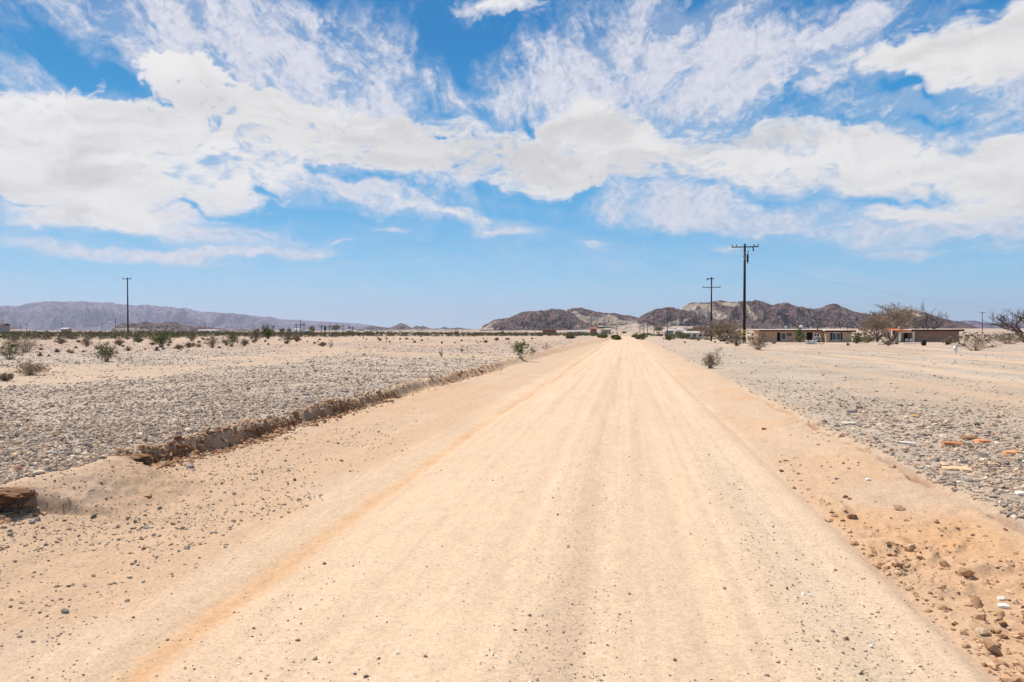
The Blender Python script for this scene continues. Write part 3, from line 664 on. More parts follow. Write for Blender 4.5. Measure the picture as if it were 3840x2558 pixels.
def shrub(px, py, wp, hp, kind, label, group=None, name='desert_shrub', cat='shrub'):
    gx, gy = ground_at(px, py); d = gy
    s = d / FPX * 1.16; h, w_ = hp * s, wp * s
    root = empty(name, (gx, gy, h1(gx, gy)), label, cat, group)
    rg = random.Random(int(px * 7 + py)); shrub_parts(root, h, w_, kind, rg, d); return root
G1 = 'desert shrubs on the left flat'; G2 = 'desert shrubs right of the road'
SH = [
 (38,1348,120,78,'creosote','dark green creosote bush at the left edge of the photo',G1),
 (100,1322,150,66,'dry','brown dry shrub right behind the leftmost green bush',G1),
 (112,1408,150,52,'straw','tan dry brush low on the sand below the leftmost bush',G1),
 (20,1428,60,30,'straw','pale straw tuft cut by the left edge below the tan brush',G1),
 (400,1356,88,76,'creosote','green creosote bush standing alone on gravel below the left pole',G1),
 (605,1303,92,66,'dense','rounded bright green bush right of the left utility pole',G1),
 (325,1300,56,34,'dry','small dry twiggy shrub left of the left pole base',G1),
 (228,1290,50,24,'dry','low brown shrub further left of the left pole',G1),
 (58,1282,56,30,'dry','brown shrub beyond the leftmost bushes',G1),
 (448,1296,46,26,'dry','low dark dry shrub just below the left pole',G1),
 (520,1285,40,20,'olive','small olive shrub between the left pole and the rounded green bush',G1),
 (720,1280,70,42,'olive','wide olive shrub in the dark row right of the rounded green bush',G1),
 (796,1304,66,46,'dry','greyish brown dry shrub in front of the scrub row',G1),
 (868,1300,66,56,'creosote','upright green brown bush beside the greyish dry shrub',G1),
 (915,1298,44,28,'dry','dry brown shrub leaning right of the upright green brown bush',G1),
 (958,1282,52,48,'olive','olive shrub standing left of the dark green one',G1),
 (1005,1271,60,48,'dense','dark green bush highest in the scrub row left of the palms',G1),
 (1080,1283,64,44,'olive','olive brown bush at the right end of the scrub row',G1),
 (1112,1282,40,26,'dry','brown shrub touching the right side of the olive brown bush',G1),
 (708,1304,46,20,'dry','low brown shrub on sand just right of the rounded green bush',G1),
 (670,1310,40,18,'dry','lowest brown shrub beside the rounded green bush',G1),
 (1240,1304,34,34,'twigs','bare twiggy stub on the open gravel below the palms',G1),
 (1210,1300,40,16,'dry','flat dead shrub left of the bare twiggy stub',G1),
 (1656,1340,26,40,'twigs','single thin dead weed on the gravel left of the leafy plant',G1),
 (1732,1322,14,26,'twigs','tiny dead stalk on the gravel, furthest weed before the leafy plant',G1),
 (1955,1345,92,66,'leafy','green leafy plant growing on the lip of the left bank',G1),
 (2050,1312,40,24,'twigs','small dead weed on the bank lip right of the leafy plant',G1),
 (1862,1278,16,10,'dry','dark low shrub alone on the far edge of the gravel flat',G1),
 (2310,1275,44,16,'dense','green bush where the left roadside meets the far end of the road',G1),
 (2262,1268,44,13,'dense','green bush left of the one at the far end of the road',G1),
 (2140,1270,34,12,'creosote','low green bush in front of the far white house',G1),
 (2408,1274,46,18,'creosote','green bush on the right roadside at the far end of the road',G2),
 (2382,1266,26,10,'creosote','smaller green bush on the right roadside before the receding poles',G2),
 (2665,1382,74,52,'dry','grey brown dead shrub nearest the road on the right flat',G2),
 (2690,1345,60,40,'twigs','thin dead shrub behind the grey brown one on the right flat',G2),
 (2842,1312,96,56,'olive','open twiggy olive bush right of the tall pole with yellow bands',G2),
 (2762,1298,56,40,'olive','dark twiggy bush left of the tall pole base',G2),
 (2740,1284,70,44,'dry','brown shrub under the bare thicket left of the tall pole',G2),
 (2560,1270,44,18,'creosote','green shrub between the receding poles and the white trailer',G2),
 (2510,1276,40,18,'creosote','low green shrub at the foot of the third pole',G2),
 (2998,1284,38,46,'creosote','tall green bush growing against the front of the tan house',G2),
 (3212,1288,46,26,'creosote','dark green bush off the right corner of the tan house',G2),
 (3250,1286,60,22,'olive','low olive bush between the two houses',G2),
 (3655,1316,150,56,'dry','long brown brush heap right of the white barrel',G2),
 (3560,1292,40,24,'dry','small brown shrub against the brown house wall',G2),
 (3790,1290,140,34,'olive','green undergrowth below the bare tree at the right edge',G2),
 (3330,1296,40,16,'dry','small brown tuft by the white planks',G2),
]
for a in SH: shrub(*a)
# ------------------------------------------------------------------ bare trees
def bare_tree(px, py, ytop, spread, label, seed, dist, dens=5, name='bare_tree', lean=0, twigm='bark', group='leafless trees by the houses'):
    x, z0 = P(px, py, dist); z = h1(x, dist); ht = P(px, ytop, dist)[1] - z; wd = spread / FPX * dist
    root = empty(name, (x, dist, z), label, 'tree', group); rg = random.Random(seed)
    tr = MB(); cr = MB(); px1 = dist / 683.0; rmin = px1 * .10
    def grow(p, d, L, r, lev, mb):
        e = p; pts = [p]; rs = [max(r, rmin)]
        nseg = 3
        for i in range(nseg):
            d = (d + Vector((rg.gauss(0, .22), rg.gauss(0, .22), rg.gauss(.02, .14)))).normalized(); e = e + d * L / nseg; pts.append(e); rs.append(max(r * (1 - .16 * (i + 1)), rmin))
        mb.tube(pts, rs, 5 if lev < 2 else 3, False)
        if lev >= (6 if twigm == 'pale_twig' else 5): return
        for k in range(3 if lev < 4 else 4):
            t = rg.choice(pts[1:]) if k else pts[-1]
            ang = rg.uniform(0, 6.28); sp = rg.uniform(.45, .95)
            side = Vector((math.cos(ang), math.sin(ang), 0)); nd_ = (d * 1.0 + side * sp + Vector((0, 0, .10))).normalized()
            grow(t, nd_, L * rg.uniform(.60, .80), r * .58, lev + 1, cr if lev >= 1 else tr)
    nst = dens
    for i in range(nst):
        a = 6.28 * i / nst + rg.uniform(-.4, .4); sp = rg.uniform(.15, .55) * (wd / ht) if nst > 1 else .1
        grow(Vector((0, 0, -.1)), Vector((math.cos(a) * sp + lean, math.sin(a) * sp, 1)).normalized(), ht * .40, ht * .028, 1 if nst > 1 else 0, tr)
    # fit to the height and spread seen
    allv = tr.v + cr.v; mz = sorted(v[2] for v in allv)[int(len(allv) * .995)]; mx = sorted(abs(v[0]) for v in allv)[int(len(allv) * .98)]
    kz = ht / mz; kx = (wd / 2) / mx
    for mb in (tr, cr): mb.v = [(v[0] * kx, v[1] * kx, v[2] * kz) for v in mb.v]
    tr.build('trunk', M['bark'], root); cr.build('crown', M[twigm], root); return root
bare_tree(3345, 1288, 1142, 175, 'wide leafless tree between the tan house and the brown house', 3, 172, 5, twigm='pale_twig')
bare_tree(3290, 1288, 1185, 110, 'lower bushy leafless tree at the left of the bare pair', 4, 165, 6, twigm='pale_twig')
bare_tree(3468, 1290, 1136, 130, 'tall dead tree with forked trunk rising behind the brown house', 8, 180, 3)
bare_tree(3845, 1300, 1142, 200, 'dark leafless tree cut by the right edge of the photo', 12, 150, 6)
bare_tree(2712, 1284, 1200, 150, 'reddish brown bare thicket between the two nearest poles', 6, 118, 8, name='bare_thicket', twigm='pale_twig')
# ------------------------------------------------------------------ utility poles
def pole(px, ybase, ytop, dist, label, arms, rad=.17, bands=False, extra=None, group='utility poles', arot=0):
    x, _ = P(px, ybase, dist); z = h1(x, dist); zt = P(px, ytop, dist)[1]; s = dist / FPX
    root = empty('utility_pole', (x, dist, z), label, 'utility pole', group)
    h = zt - z; rad = max(rad, dist / 683 * .26)
    MB().tube([(0, 0, -.3), (0, 0, h * .5), (0, 0, h)], [rad, rad * .86, rad * .70], 10).build('shaft', M['pole'], root, True)
    for (l, r_, ya, th, ins) in arms:
        za = P(px, ya, dist)[1] - z
        th = max(.06, dist / 683 * .17)
        arm = MB().box(-l * s, r_ * s, -rad * .7 - 2 * th, -rad * .7, za - th, za + th).build('crossarm', M['pole'], root)
        if ins:
            for xi in ins:
                MB().lathe((xi * s, -rad * .7 - th, za + th), [(.035, 0), (.07, .05), (.055, .14), (.085, .18), (.05, .28)], 8).build('insulator', M['porcelain'], arm, True)
            if dist < 200:
                MB().tube([(-.42 * l * s, -rad - th, za - th), (0, -rad - .01, za - .75)], .02, 4).tube([(.42 * r_ * s, -rad - th, za - th), (0, -rad - .01, za - .75)], .02, 4).build('brace', M['steel'], arm)
    if bands:
        for yb_ in (1240, 1249, 1260):
            zb = P(px, yb_, dist)[1] - z
            MB().lathe((0, 0, zb - .055), [(rad * 1.04, 0), (rad * 1.04, .12)], 14).build('yellow_band', M['yellow'], root)
    if extra == 'transformer':
        for dx, y0_, y1_, m_, rr in ((-5, 957, 964, 'steel', .11), (-3, 967, 974, 'steel', .09), (9, 955, 984, 'pole', .12), (9, 984, 990, 'steel', .09)):
            za, zb = P(px, y1_, dist)[1] - z, P(px, y0_, dist)[1] - z
            MB().lathe((dx * s, -rad - .05, za), [(rr * .8, 0), (rr, .03), (rr, zb - za - .03), (rr * .7, zb - za)], 10).build('line_equipment', M[m_], root, True)
        MB().tube([(12 * s, -.2, P(px, 942, dist)[1] - z), (9 * s, -.2, P(px, 955, dist)[1] - z)], .05, 6).build('fuse_holder', M['pole'], root)
        za = P(px, 927, dist)[1] - z
        MB().tube([(27 * s, -.2, za - .05), (29 * s, -.2, za - .55)], .07, 6).build('fuse_holder', M['pole'], root)
    if extra == 'stub':
        za = P(px, 1046, dist)[1] - z
        MB().tube([(-17 * s, -.2, za - .1), (-6 * s, -.2, za + .05), (7 * s, -.2, za + .02)], .10, 6).build('line_equipment', M['pole'], root)
        MB().lathe((-15 * s, -.2, za - .25), [(.12, 0), (.14, .2), (.08, .32)], 8).build('insulator', M['porcelain'], root)
    return root
A = 46
pole(2791, 1281, 915, 89, 'tall dark utility pole with yellow bands near its base, right of the road', [(A, A, 927, .1, (-44, 31, 45, -30))], .185, True, 'transformer')
pole(2667, 1276, 1040, 137, 'second utility pole with its crossarm set below the top', [(31, 31, 1078, .1, (-30, 30))], .17, False, 'stub')
pole(2502, 1273, 1153, 300, 'third pole of the right row, bare dark shaft before the dark hill', [(9, 9, 1160, .1, None)], .17)
pole(2452, 1262, 1170, 385, 'fourth pole of the right row against the left foot of the dark hill', [(8, 8, 1174, .1, None)], .17)
pole(2428, 1254, 1188, 510, 'fifth pole of the right row, seen over the sandy gap', [(6, 6, 1192, .1, None)], .17)
pole(2413, 1252, 1205, 680, 'sixth pole of the right row near the end of the road', [(5, 5, 1208, .1, None)], .17)
pole(2400, 1250, 1209, 800, 'seventh and smallest pole of the right row', [(5, 5, 1211, .1, None)], .17)
pole(480, 1257, 1041, 142, 'lone tall utility pole standing on the left flat', [(20, 21, 1046, .1, (-19, 19))], .17)
FP = [(2239,1254,1202,620,'pole left of the road in front of the sandy slope'),(2313,1250,1220,900,'small pole just left of the far end of the road'),(2057,1247,1212,800,'thin pole rising behind the small red shack'),
 (78,1246,1217,900,'leftmost faint far pole under the purple mountain'),(101,1248,1211,700,'far pole with a darker head near the left edge'),(234,1244,1211,800,'far pole standing by the pale grey shed'),(383,1246,1214,900,'faint far pole left of the lone tall pole'),(434,1246,1196,520,'dark short far pole just left of the lone tall pole'),
 (770,1244,1210,820,'far pole over the low dark hill on the left'),(1127,1246,1199,700,'far pole rising above the palms'),(3075,1240,1206,470,'pole showing above the tan house roof'),(3177,1240,1212,500,'thin pole above the right end of the tan house roof'),(988,1246,1216,850,'faint far pole above the scrub row left of the palms'),
 (3683,1262,1169,330,'utility pole with crossarm between the brown house and the right edge')]
for px, yb_, yt, d, lb in FP:
    pole(px, yb_, yt, d, lb, [(9 if d == 330 else 4, 9 if d == 330 else 4, yt + 4, .1, None)] , .15, group='far utility poles')
def wire(name, a, b, sag, label, n=24, r=.014):
    pts = [Vector(a).lerp(Vector(b), i / n) - Vector((0, 0, sag * 4 * (i / n) * (1 - i / n))) for i in range(n + 1)]
    tag(MB().tube(pts, r, 4, False).build(name, M['wire']), label, 'wire', 'overhead wires')
x1, z1 = P(2800, 985, 89); x2, z2 = P(3980, 1166, 170)
wire('overhead_wire', (x1, 89, z1), (x2, 170, z2), 1.6, 'faint overhead wire running right from the tall banded pole', r=.006)
x1, z1 = P(2836, 925, 89); x2, z2 = P(2698, 1076, 137)
wire('overhead_wire', (x1, 89, z1), (x2, 137, z2), .9, 'faint wire linking the right crossarm ends of the two nearest poles', r=.006)
# ------------------------------------------------------------------ buildings
def wall_grid(mb, x0, x1, z0, z1, y0, th, holes):
    xs_ = sorted({x0, x1, *[h[0] for h in holes], *[h[1] for h in holes]}); zs = sorted({z0, z1, *[h[2] for h in holes], *[h[3] for h in holes]})
    def solid(i, j):
        if i < 0 or j < 0 or i >= len(xs_) - 1 or j >= len(zs) - 1: return False
        cx, cz = (xs_[i] + xs_[i + 1]) / 2, (zs[j] + zs[j + 1]) / 2
        return not any(h[0] < cx < h[1] and h[2] < cz < h[3] for h in holes)
    def q(*p): n = len(mb.v); mb.v.extend(p); mb.f.append((n, n + 1, n + 2, n + 3))
    for i in range(len(xs_) - 1):
        for j in range(len(zs) - 1):
            if not solid(i, j): continue
            a, b, c_, d = xs_[i], xs_[i + 1], zs[j], zs[j + 1]; y1 = y0 + th
            q((a, y0, c_), (b, y0, c_), (b, y0, d), (a, y0, d)); q((b, y1, c_), (a, y1, c_), (a, y1, d), (b, y1, d))
            if not solid(i - 1, j): q((a, y1, c_), (a, y0, c_), (a, y0, d), (a, y1, d))
            if not solid(i + 1, j): q((b, y0, c_), (b, y1, c_), (b, y1, d), (b, y0, d))
            if not solid(i, j - 1): q((a, y1, c_), (b, y1, c_), (b, y0, c_), (a, y0, c_))
            if not solid(i, j + 1): q((a, y0, d), (b, y0, d), (b, y1, d), (a, y1, d))
    return mb
def window(root, x0, x1, z0, z1, y, frame='white', mull=1, fw=.07):
    f = MB()
    f.box(x0, x1, y, y + .06, z0, z0 + fw).box(x0, x1, y, y + .06, z1 - fw, z1).box(x0, x0 + fw, y, y + .06, z0 + fw, z1 - fw).box(x1 - fw, x1, y, y + .06, z0 + fw, z1 - fw)
    for k in range(mull):
        xm = x0 + (x1 - x0) * (k + 1) / (mull + 1); f.box(xm - fw * .7, xm + fw * .7, y + .003, y + .06, z0 + fw, z1 - fw)
    w_ = f.build('window', M[frame], root)
    MB().box(x0 + fw * .5, x1 - fw * .5, y + .03, y + .045, z0 + fw * .5, z1 - fw * .5).build('pane', M['glass'], w_)
# --- tan house
HD = 145.0
bx0, _ = P(2853, 1283, HD); gz = h1(bx0 + 8, HD); ox, oy, oz = bx0, HD, gz
h = empty('house', (ox, oy, oz), 'low tan stucco house with pale flat roof and black doorway beside the banded pole', 'house', 'houses on the right flat')
def lx_(px): return P(px, 1260, HD)[0] - ox
def lz_(py): return P(3000, py, HD)[1] - oz
TOPZ = lz_(1240)
front = [(2857,2863,1246,1272),(2866,2871,1247,1273),(2914,2927,1247,1279),(2929,2948,1247,1275),(2951,2969,1249,1260),(3023,3048,1246,1290),(3053,3074,1250,1275)]
holes = [(lx_(a), lx_(b), max(lz_(d), .02 if d > 1285 else .1), lz_(c_)) for a, b, c_, d in front]
XW = lx_(3086); XE = lx_(3178)
DEP = 7.5
wl = wall_grid(MB(), 0, XW, -.3, TOPZ, 0, .2, holes)
wl.box(0, .2, .2, DEP, -.3, TOPZ).box(.2, XW + (XE - XW), DEP - .2, DEP, -.3, TOPZ)
wl.build('wall', M['stucco'], h)
for a, b, c_, d in holes[:-2][0:2]: window(h, a, b, c_, d, .08, 'cream', 0, .04)
window(h, *holes[3], .08, 'white', 0, .09); MB().box(holes[2][0], holes[2][1], .12, .16, holes[2][2], holes[2][3]).build('door', M['dark'], h)
window(h, *holes[4], .08, 'fascia', 0, .05); window(h, *holes[6], .07, 'white', 1, .1)
for xx in (3020, 3048): MB().box(lx_(xx), lx_(xx) + .16, -.045, -.003, 0, lz_(1245)).build('door_frame', M['cream'], h)
WF = -2.2   # right wing stands forward
wx0 = XW - .01
w2h = [(lx_(3110) - .1, lx_(3141) - .1, lz_(1275), lz_(1248))]
wg = wall_grid(MB(), XW, XE, -.3, TOPZ - .1, WF, .2, w2h); wg.box(XW, XW + .2, WF + .2, .0, -.3, TOPZ - .1).box(XE - .2, XE, WF + .2, DEP - .2, -.3, TOPZ - .1); wg.build('wing_wall', M['stucco2'], h)
window(h, *w2h[0], WF + .07, 'white', 1, .07)
for xx in (w2h[0][0] - .32, w2h[0][1]): MB().box(xx, xx + .32, WF - .04, WF - .003, w2h[0][2], w2h[0][3]).build('shutter', M['dark'], h)
def slab(mb, x0, x1, y0, y1, z0, z1, t):   # z0 at front, z1 at back
    n = len(mb.v); mb.v += [(x0, y0, z0), (x1, y0, z0), (x1, y1, z1), (x0, y1, z1), (x0, y0, z0 + t), (x1, y0, z0 + t), (x1, y1, z1 + t), (x0, y1, z1 + t)]
    mb.f += [tuple(n + i for i in q) for q in ((0, 3, 2, 1), (4, 5, 6, 7), (0, 1, 5, 4), (1, 2, 6, 5), (2, 3, 7, 6), (3, 0, 4, 7))]; return mb
rf = slab(MB(), -.4, XW - .3, -.55, DEP + .4, TOPZ + .0, TOPZ + .22, .06).build('roof', M['gravelroof'], h)
slab(MB(), XW - .29, XE + .7, WF - .5, DEP + .4, TOPZ - .08, TOPZ + .20, .06).build('roof', M['gravelroof'], h)
MB().box(-.42, XW - .3, -.62, -.553, TOPZ - .16, TOPZ + .15).build('fascia', M['fascia'], h)
MB().box(XW - .32, XE + .75, WF - .58, WF - .503, TOPZ - .28, TOPZ + .06).build('fascia', M['fascia'], h)
cp = slab(MB(), lx_(2797), -.43, -.5, 3.2, TOPZ + .02, TOPZ + .10, .06).build('carport_roof', M['gravelroof'], h)
MB().box(lx_(2822), -.43, -.56, -.503, TOPZ - .06, TOPZ + .12).build('fascia', M['redroof'], h)
MB().box(lx_(2797), lx_(2822) - .003, -.56, -.503, TOPZ - .02, TOPZ + .06).build('fascia', M['fascia'], h)
for xx in (lx_(2800), lx_(2826)): MB().box(xx, xx + .09, -.4, -.31, -.3, TOPZ + .02).build('carport_post', M['cream'], h)
MB().lathe((lx_(3011), 1.5, TOPZ + .18), [(.16, 0), (.16, .35), (.34, .42), (.36, .75), (.2, .92)], 12).build('roof_vent', M['white'], h, True)
MB().lathe((lx_(2964), 4, TOPZ + .34), [(.12, 0), (.12, .45), (.22, .5), (.2, .62)], 10).build('roof_vent', M['white'], h, True)
MB().box(lx_(3075), lx_(3075) + .18, 2, 2.2, TOPZ + .15, TOPZ + .85).build('chimney', M['fascia'], h)
MB().box(lx_(3055), lx_(3060), -.05, -.004, .05, .5).build('wall_panel', M['plinth'], h)
# --- brown house
BD = 150.0
b0, _ = P(3420, 1288, BD); gz = h1(b0 + 5, BD)
hb = empty('house', (b0, BD, gz), 'low brown adobe house with red edged porch roof, right of the bare trees', 'house', 'houses on the right flat')
def bx(px): return P(px, 1260, BD)[0] - b0
def bz(py): return P(3500, py, BD)[1] - gz
T2 = bz(1240)
mb = MB(); W2 = bx(3597)
mb.box(0, W2, 0, .25, .42, T2).box(W2 - .25, W2, .25, 6, .42, T2).box(0, .25, .25, 6, .42, T2).box(.25, W2 - .25, 5.75, 6, .42, T2); mb.build('wall', M['siding'], hb)
for k in range(6): MB().box(-.01, W2 + .01, -.012, -.002, .55 + k * .3, .565 + k * .3).build('wall_ledge', M['siding'], hb)
MB().box(-.1, W2 + .1, -.12, 6.1, -.4, .417).build('plinth', M['plinth'], hb)
slab(MB(), -.4, W2 + .6, -.6, 6.4, T2 + .003, T2 + .25, .06).build('roof', M['gravelroof'], hb)
MB().box(-.4, W2 + .65, -.70, -.603, T2 - .14, T2 + .24).build('fascia', M['fascia'], hb)
pxl = bx(3357)
slab(MB(), pxl, -.41, -.9, 6, T2 + .0, T2 + .32, .07).build('porch_roof', M['redroof'], hb)
MB().box(pxl, -.41, -.96, -.903, T2 - .16, T2 + .10).build('fascia', M['redroof'], hb)
MB().box(bx(3371), -.41, -.80, -.62, T2 - .42, T2 - .17).build('porch_beam', M['cream'], hb)
for xx in (bx(3367), bx(3417)):
    MB().box(xx, xx + .34, -.8, -.5, -.3, T2 - .17).build('porch_post', M['cream'], hb)
MB().box(bx(3374), -.02, 1.5, 1.6, -.3, T2).build('porch_screen', M['greysheet'], hb)
MB().box(bx(3401), bx(3413), 1.42, 1.48, 0, T2 - .3).build('door', M['dark'], hb)
MB().box(bx(3389), bx(3402), 2.2, 3.2, T2 + .25, T2 + .95).build('roof_cooler', M['greysheet'], hb)
# --- white plastic chairs on the porch, barrel, planks, junk
def chair(x, y, label, rz):
    z = h1(x, y); c_ = empty('porch_chair', (x, y, z), label, 'chair', 'white porch chairs', rz)
    MB().box(-.25, .25, -.25, .25, .41, .46).build('seat', M['white'], c_)
    b = MB().box(-.25, -.2, .2, .25, .46, .9).box(.2, .25, .2, .25, .46, .9).box(-.2, .2, .205, .245, .82, .9)
    for k in range(4): b.box(-.17 + k * .1, -.12 + k * .1, .21, .24, .46, .82)
    b.build('backrest', M['white'], c_)
    for a, b_ in ((-.22, -.22), (.22, -.22), (-.22, .22), (.22, .22)): MB().tube([(a * 1.15, b_ * 1.15, 0), (a, b_, .41)], .025, 6).build('leg', M['white'], c_)
    MB().box(-.27, -.22, -.22, .22, .62, .66).box(.22, .27, -.22, .22, .62, .66).build('armrest', M['white'], c_)
chair(b0 + bx(3389), BD - 1.5, 'white plastic chair, the left of the two at the brown house porch', 2.8)
chair(b0 + bx(3403), BD - 1.4, 'white plastic chair, the right of the two at the brown house porch', 3.5)
gx, gy = ground_at(3583, 1318); s_ = gy / FPX
br = empty('barrel', (gx, gy, h1(gx, gy)), 'white barrel standing alone on the sand in front of the brown house', 'barrel')
MB().lathe((0, 0, -.02), [(5.2 * s_, 0), (5.8 * s_, 1 * s_), (6 * s_, 10 * s_), (6.4 * s_, 11 * s_), (6 * s_, 12 * s_), (5.8 * s_, 21 * s_)], 16).build('drum', M['white'], br, True)
MB().lathe((0, 0, 21 * s_ - .018), [(6.2 * s_, 0), (6.2 * s_, 1.4 * s_), (4 * s_, 1.9 * s_)], 16).build('lid', M['white'], br, True)
def plank(px, py, L, th, rz, tilt, m, label):
    gx, gy = ground_at(px, py); s = gy / FPX; o = MB().box(-L * s / 2, L * s / 2, -.2, .2, 0, th * s).build('plank', M[m]); o.location = (gx, gy, h1(gx, gy) + .02 + abs(math.sin(tilt)) * L * s / 2); o.rotation_euler = (0, tilt, rz); tag(o, label, 'plank', 'planks by the brown house')
plank(3302, 1293, 34, 4, .3, 0, 'white', 'leftmost white plank lying in front of the bare trees')
plank(3330, 1292, 36, 3, -.2, -.12, 'white', 'white plank propped at a slant beside the leftmost one')
plank(3425, 1291, 70, 2.5, .0, 0, 'cream', 'long cream board lying before the brown house porch')
def junk(px, py):
    gx, gy = ground_at(px, py); return gx, gy, h1(gx, gy)
gx, gy, z = junk(3026, 1290); o = MB().lathe((0, 0, 0), [(.17, 0), (.21, .4), (.23, .42), (.2, .43)], 12).build('bucket', M['white'], None, True); o.location = (gx, gy, z); tag(o, 'white bucket on the ground before the black doorway of the tan house', 'bucket')
gx, gy, z = junk(3062, 1291); c_ = empty('bicycle', (gx, gy, z), 'pale bicycle leaning by the doorway of the tan house', 'bicycle')
for k, dx in enumerate((-.5, .5)):
    pts = [(dx + .32 * math.cos(t * math.pi / 10), 0, .34 + .32 * math.sin(t * math.pi / 10)) for t in range(21)]; MB().tube(pts, .03, 5, False).build('wheel', M['black'], c_)
MB().tube([(-.5, 0, .34), (-.15, 0, .82), (.35, 0, .85), (0, 0, .34), (-.5, 0, .34)], .03, 5).tube([(0, 0, .34), (-.18, 0, .95)], .03, 5).tube([(.5, 0, .34), (.33, 0, 1.02)], .03, 5).build('frame', M['white'], c_)
MB().box(-.3, -.06, -.05, .05, .95, 1.0).build('saddle', M['black'], c_); MB().tube([(.33, -.25, 1.02), (.33, .25, 1.02)], .025, 5).build('handlebar', M['steel'], c_)
gx, gy, z = junk(3043, 1290); o = MB().box(-.5, .5, -.3, .3, 0, .22).box(-.42, .42, -.25, .25, .222, .4).build('storage_box', M['white']); o.location = (gx, gy, z); tag(o, 'white storage box between the bucket and the bicycle', 'box')
gx, gy, z = junk(3464, 1296); o = MB().lathe((0, 0, 0), [(.2, 0), (.24, .2), (.24, .5), (.14, .62)], 10).build('gas_bottle', M['black'], None, True); o.location = (gx, gy, z); tag(o, 'small dark gas bottle standing before the brown house wall', 'gas bottle')
# --- far buildings
def cabin(px0, px1, ytop, ybase, dist, wallm, roofm, label, pitch=.0, nwin=2, name='cabin', over=.35, group='far cabins'):
    x0, zt = P(px0, ytop, dist); x1, _ = P(px1, ytop, dist); z = h1((x0 + x1) / 2, dist); c_ = empty(name, (x0, dist, z), label, 'building', group)
    W_ = x1 - x0; H_ = zt - z; D_ = min(8, max(3, W_ * .6)); hw = H_ * .80
    hl = [(W_ * (k + .5) / nwin - W_ * .10, W_ * (k + .5) / nwin + W_ * .10, hw * .35, hw * .8) for k in range(nwin)]
    wg = wall_grid(MB(), 0, W_, -.5, hw, 0, .15, hl); wg.box(0, .15, .15, D_, -.5, hw).box(W_ - .15, W_, .15, D_, -.5, hw).box(.15, W_ - .15, D_ - .15, D_, -.5, hw); wg.build('wall', M[wallm], c_)
    for q in hl: window(c_, *q, .05, 'white', 0, .06)
    r = MB(); n = 0
    r.v += [(-over, -over, hw), (W_ + over, -over, hw), (W_ + over, D_ + over, hw), (-over, D_ + over, hw), (-over, D_ / 2, H_), (W_ + over, D_ / 2, H_)]
    r.f += [(0, 1, 5, 4), (2, 3, 4, 5), (3, 0, 4), (1, 2, 5), (0, 3, 2, 1)]; r.build('roof', M[roofm], c_)
cabin(2035, 2083, 1233, 1256, 330, 'redshack', 'fascia', 'small dark red shack left of the road below the hill', nwin=1)
cabin(2134, 2160, 1239, 1252, 420, 'white', 'gravelroof', 'far white house left of the road with pale roof')
cabin(2163, 2194, 1238, 1251, 440, 'white', 'gravelroof', 'longer far white house next to the pole left of the road')
cabin(2214, 2236, 1228, 1245, 700, 'redshack', 'redroof', 'far building with an orange roof on the sandy slope', nwin=1)
cabin(2255, 2290, 1237, 1247, 600, 'greysheet', 'fascia', 'low dark far shed just left of the end of the road', nwin=1)
cabin(2497, 2526, 1234, 1250, 300, 'greysheet', 'gravelroof', 'pale small cabin by the third pole of the row', nwin=1)
cabin(2572, 2638, 1242, 1262, 215, 'cream', 'gravelroof', 'cream long trailer house with dark windows left of the bare thicket', nwin=3)
cabin(2538, 2560, 1232, 1248, 330, 'white', 'gravelroof', 'white cabin half hidden by green shrubs left of the trailer house', nwin=1)
cabin(2604, 2664, 1226, 1240, 300, 'siding', 'fascia', 'brown flat building behind the cream trailer house', nwin=2)
cabin(-8, 14, 1213, 1256, 260, 'greysheet', 'fascia', 'dark shed cut by the left edge of the photo', nwin=1)
cabin(228, 252, 1229, 1256, 330, 'greysheet', 'gravelroof', 'pale grey shed in the scrub at the foot of the purple mountain', nwin=1)
cabin(742, 812, 1236, 1246, 620, 'white', 'gravelroof', 'long white far building at the foot of the low dark hill', nwin=3)
cabin(1100, 1122, 1232, 1246, 640, 'white', 'gravelroof', 'white cabin left of the palms', nwin=1)
cabin(1140, 1158, 1238, 1247, 640, 'blue', 'gravelroof', 'tiny bluish shed among the palms', nwin=1)
cabin(1298, 1312, 1236, 1246, 660, 'cream', 'gravelroof', 'cream cabin between the two rightmost palms', nwin=1)
cabin(1368, 1384, 1238, 1247, 700, 'white', 'gravelroof', 'lone white speck of a cabin below the second centre hill', nwin=1)
cabin(1452, 1468, 1237, 1246, 700, 'white', 'greysheet', 'white cabin below the peaked centre hill', nwin=1)
cabin(135, 165, 1240, 1252, 420, 'plinth', 'greysheet', 'tan low shed near the left edge behind brown shrubs', nwin=1)
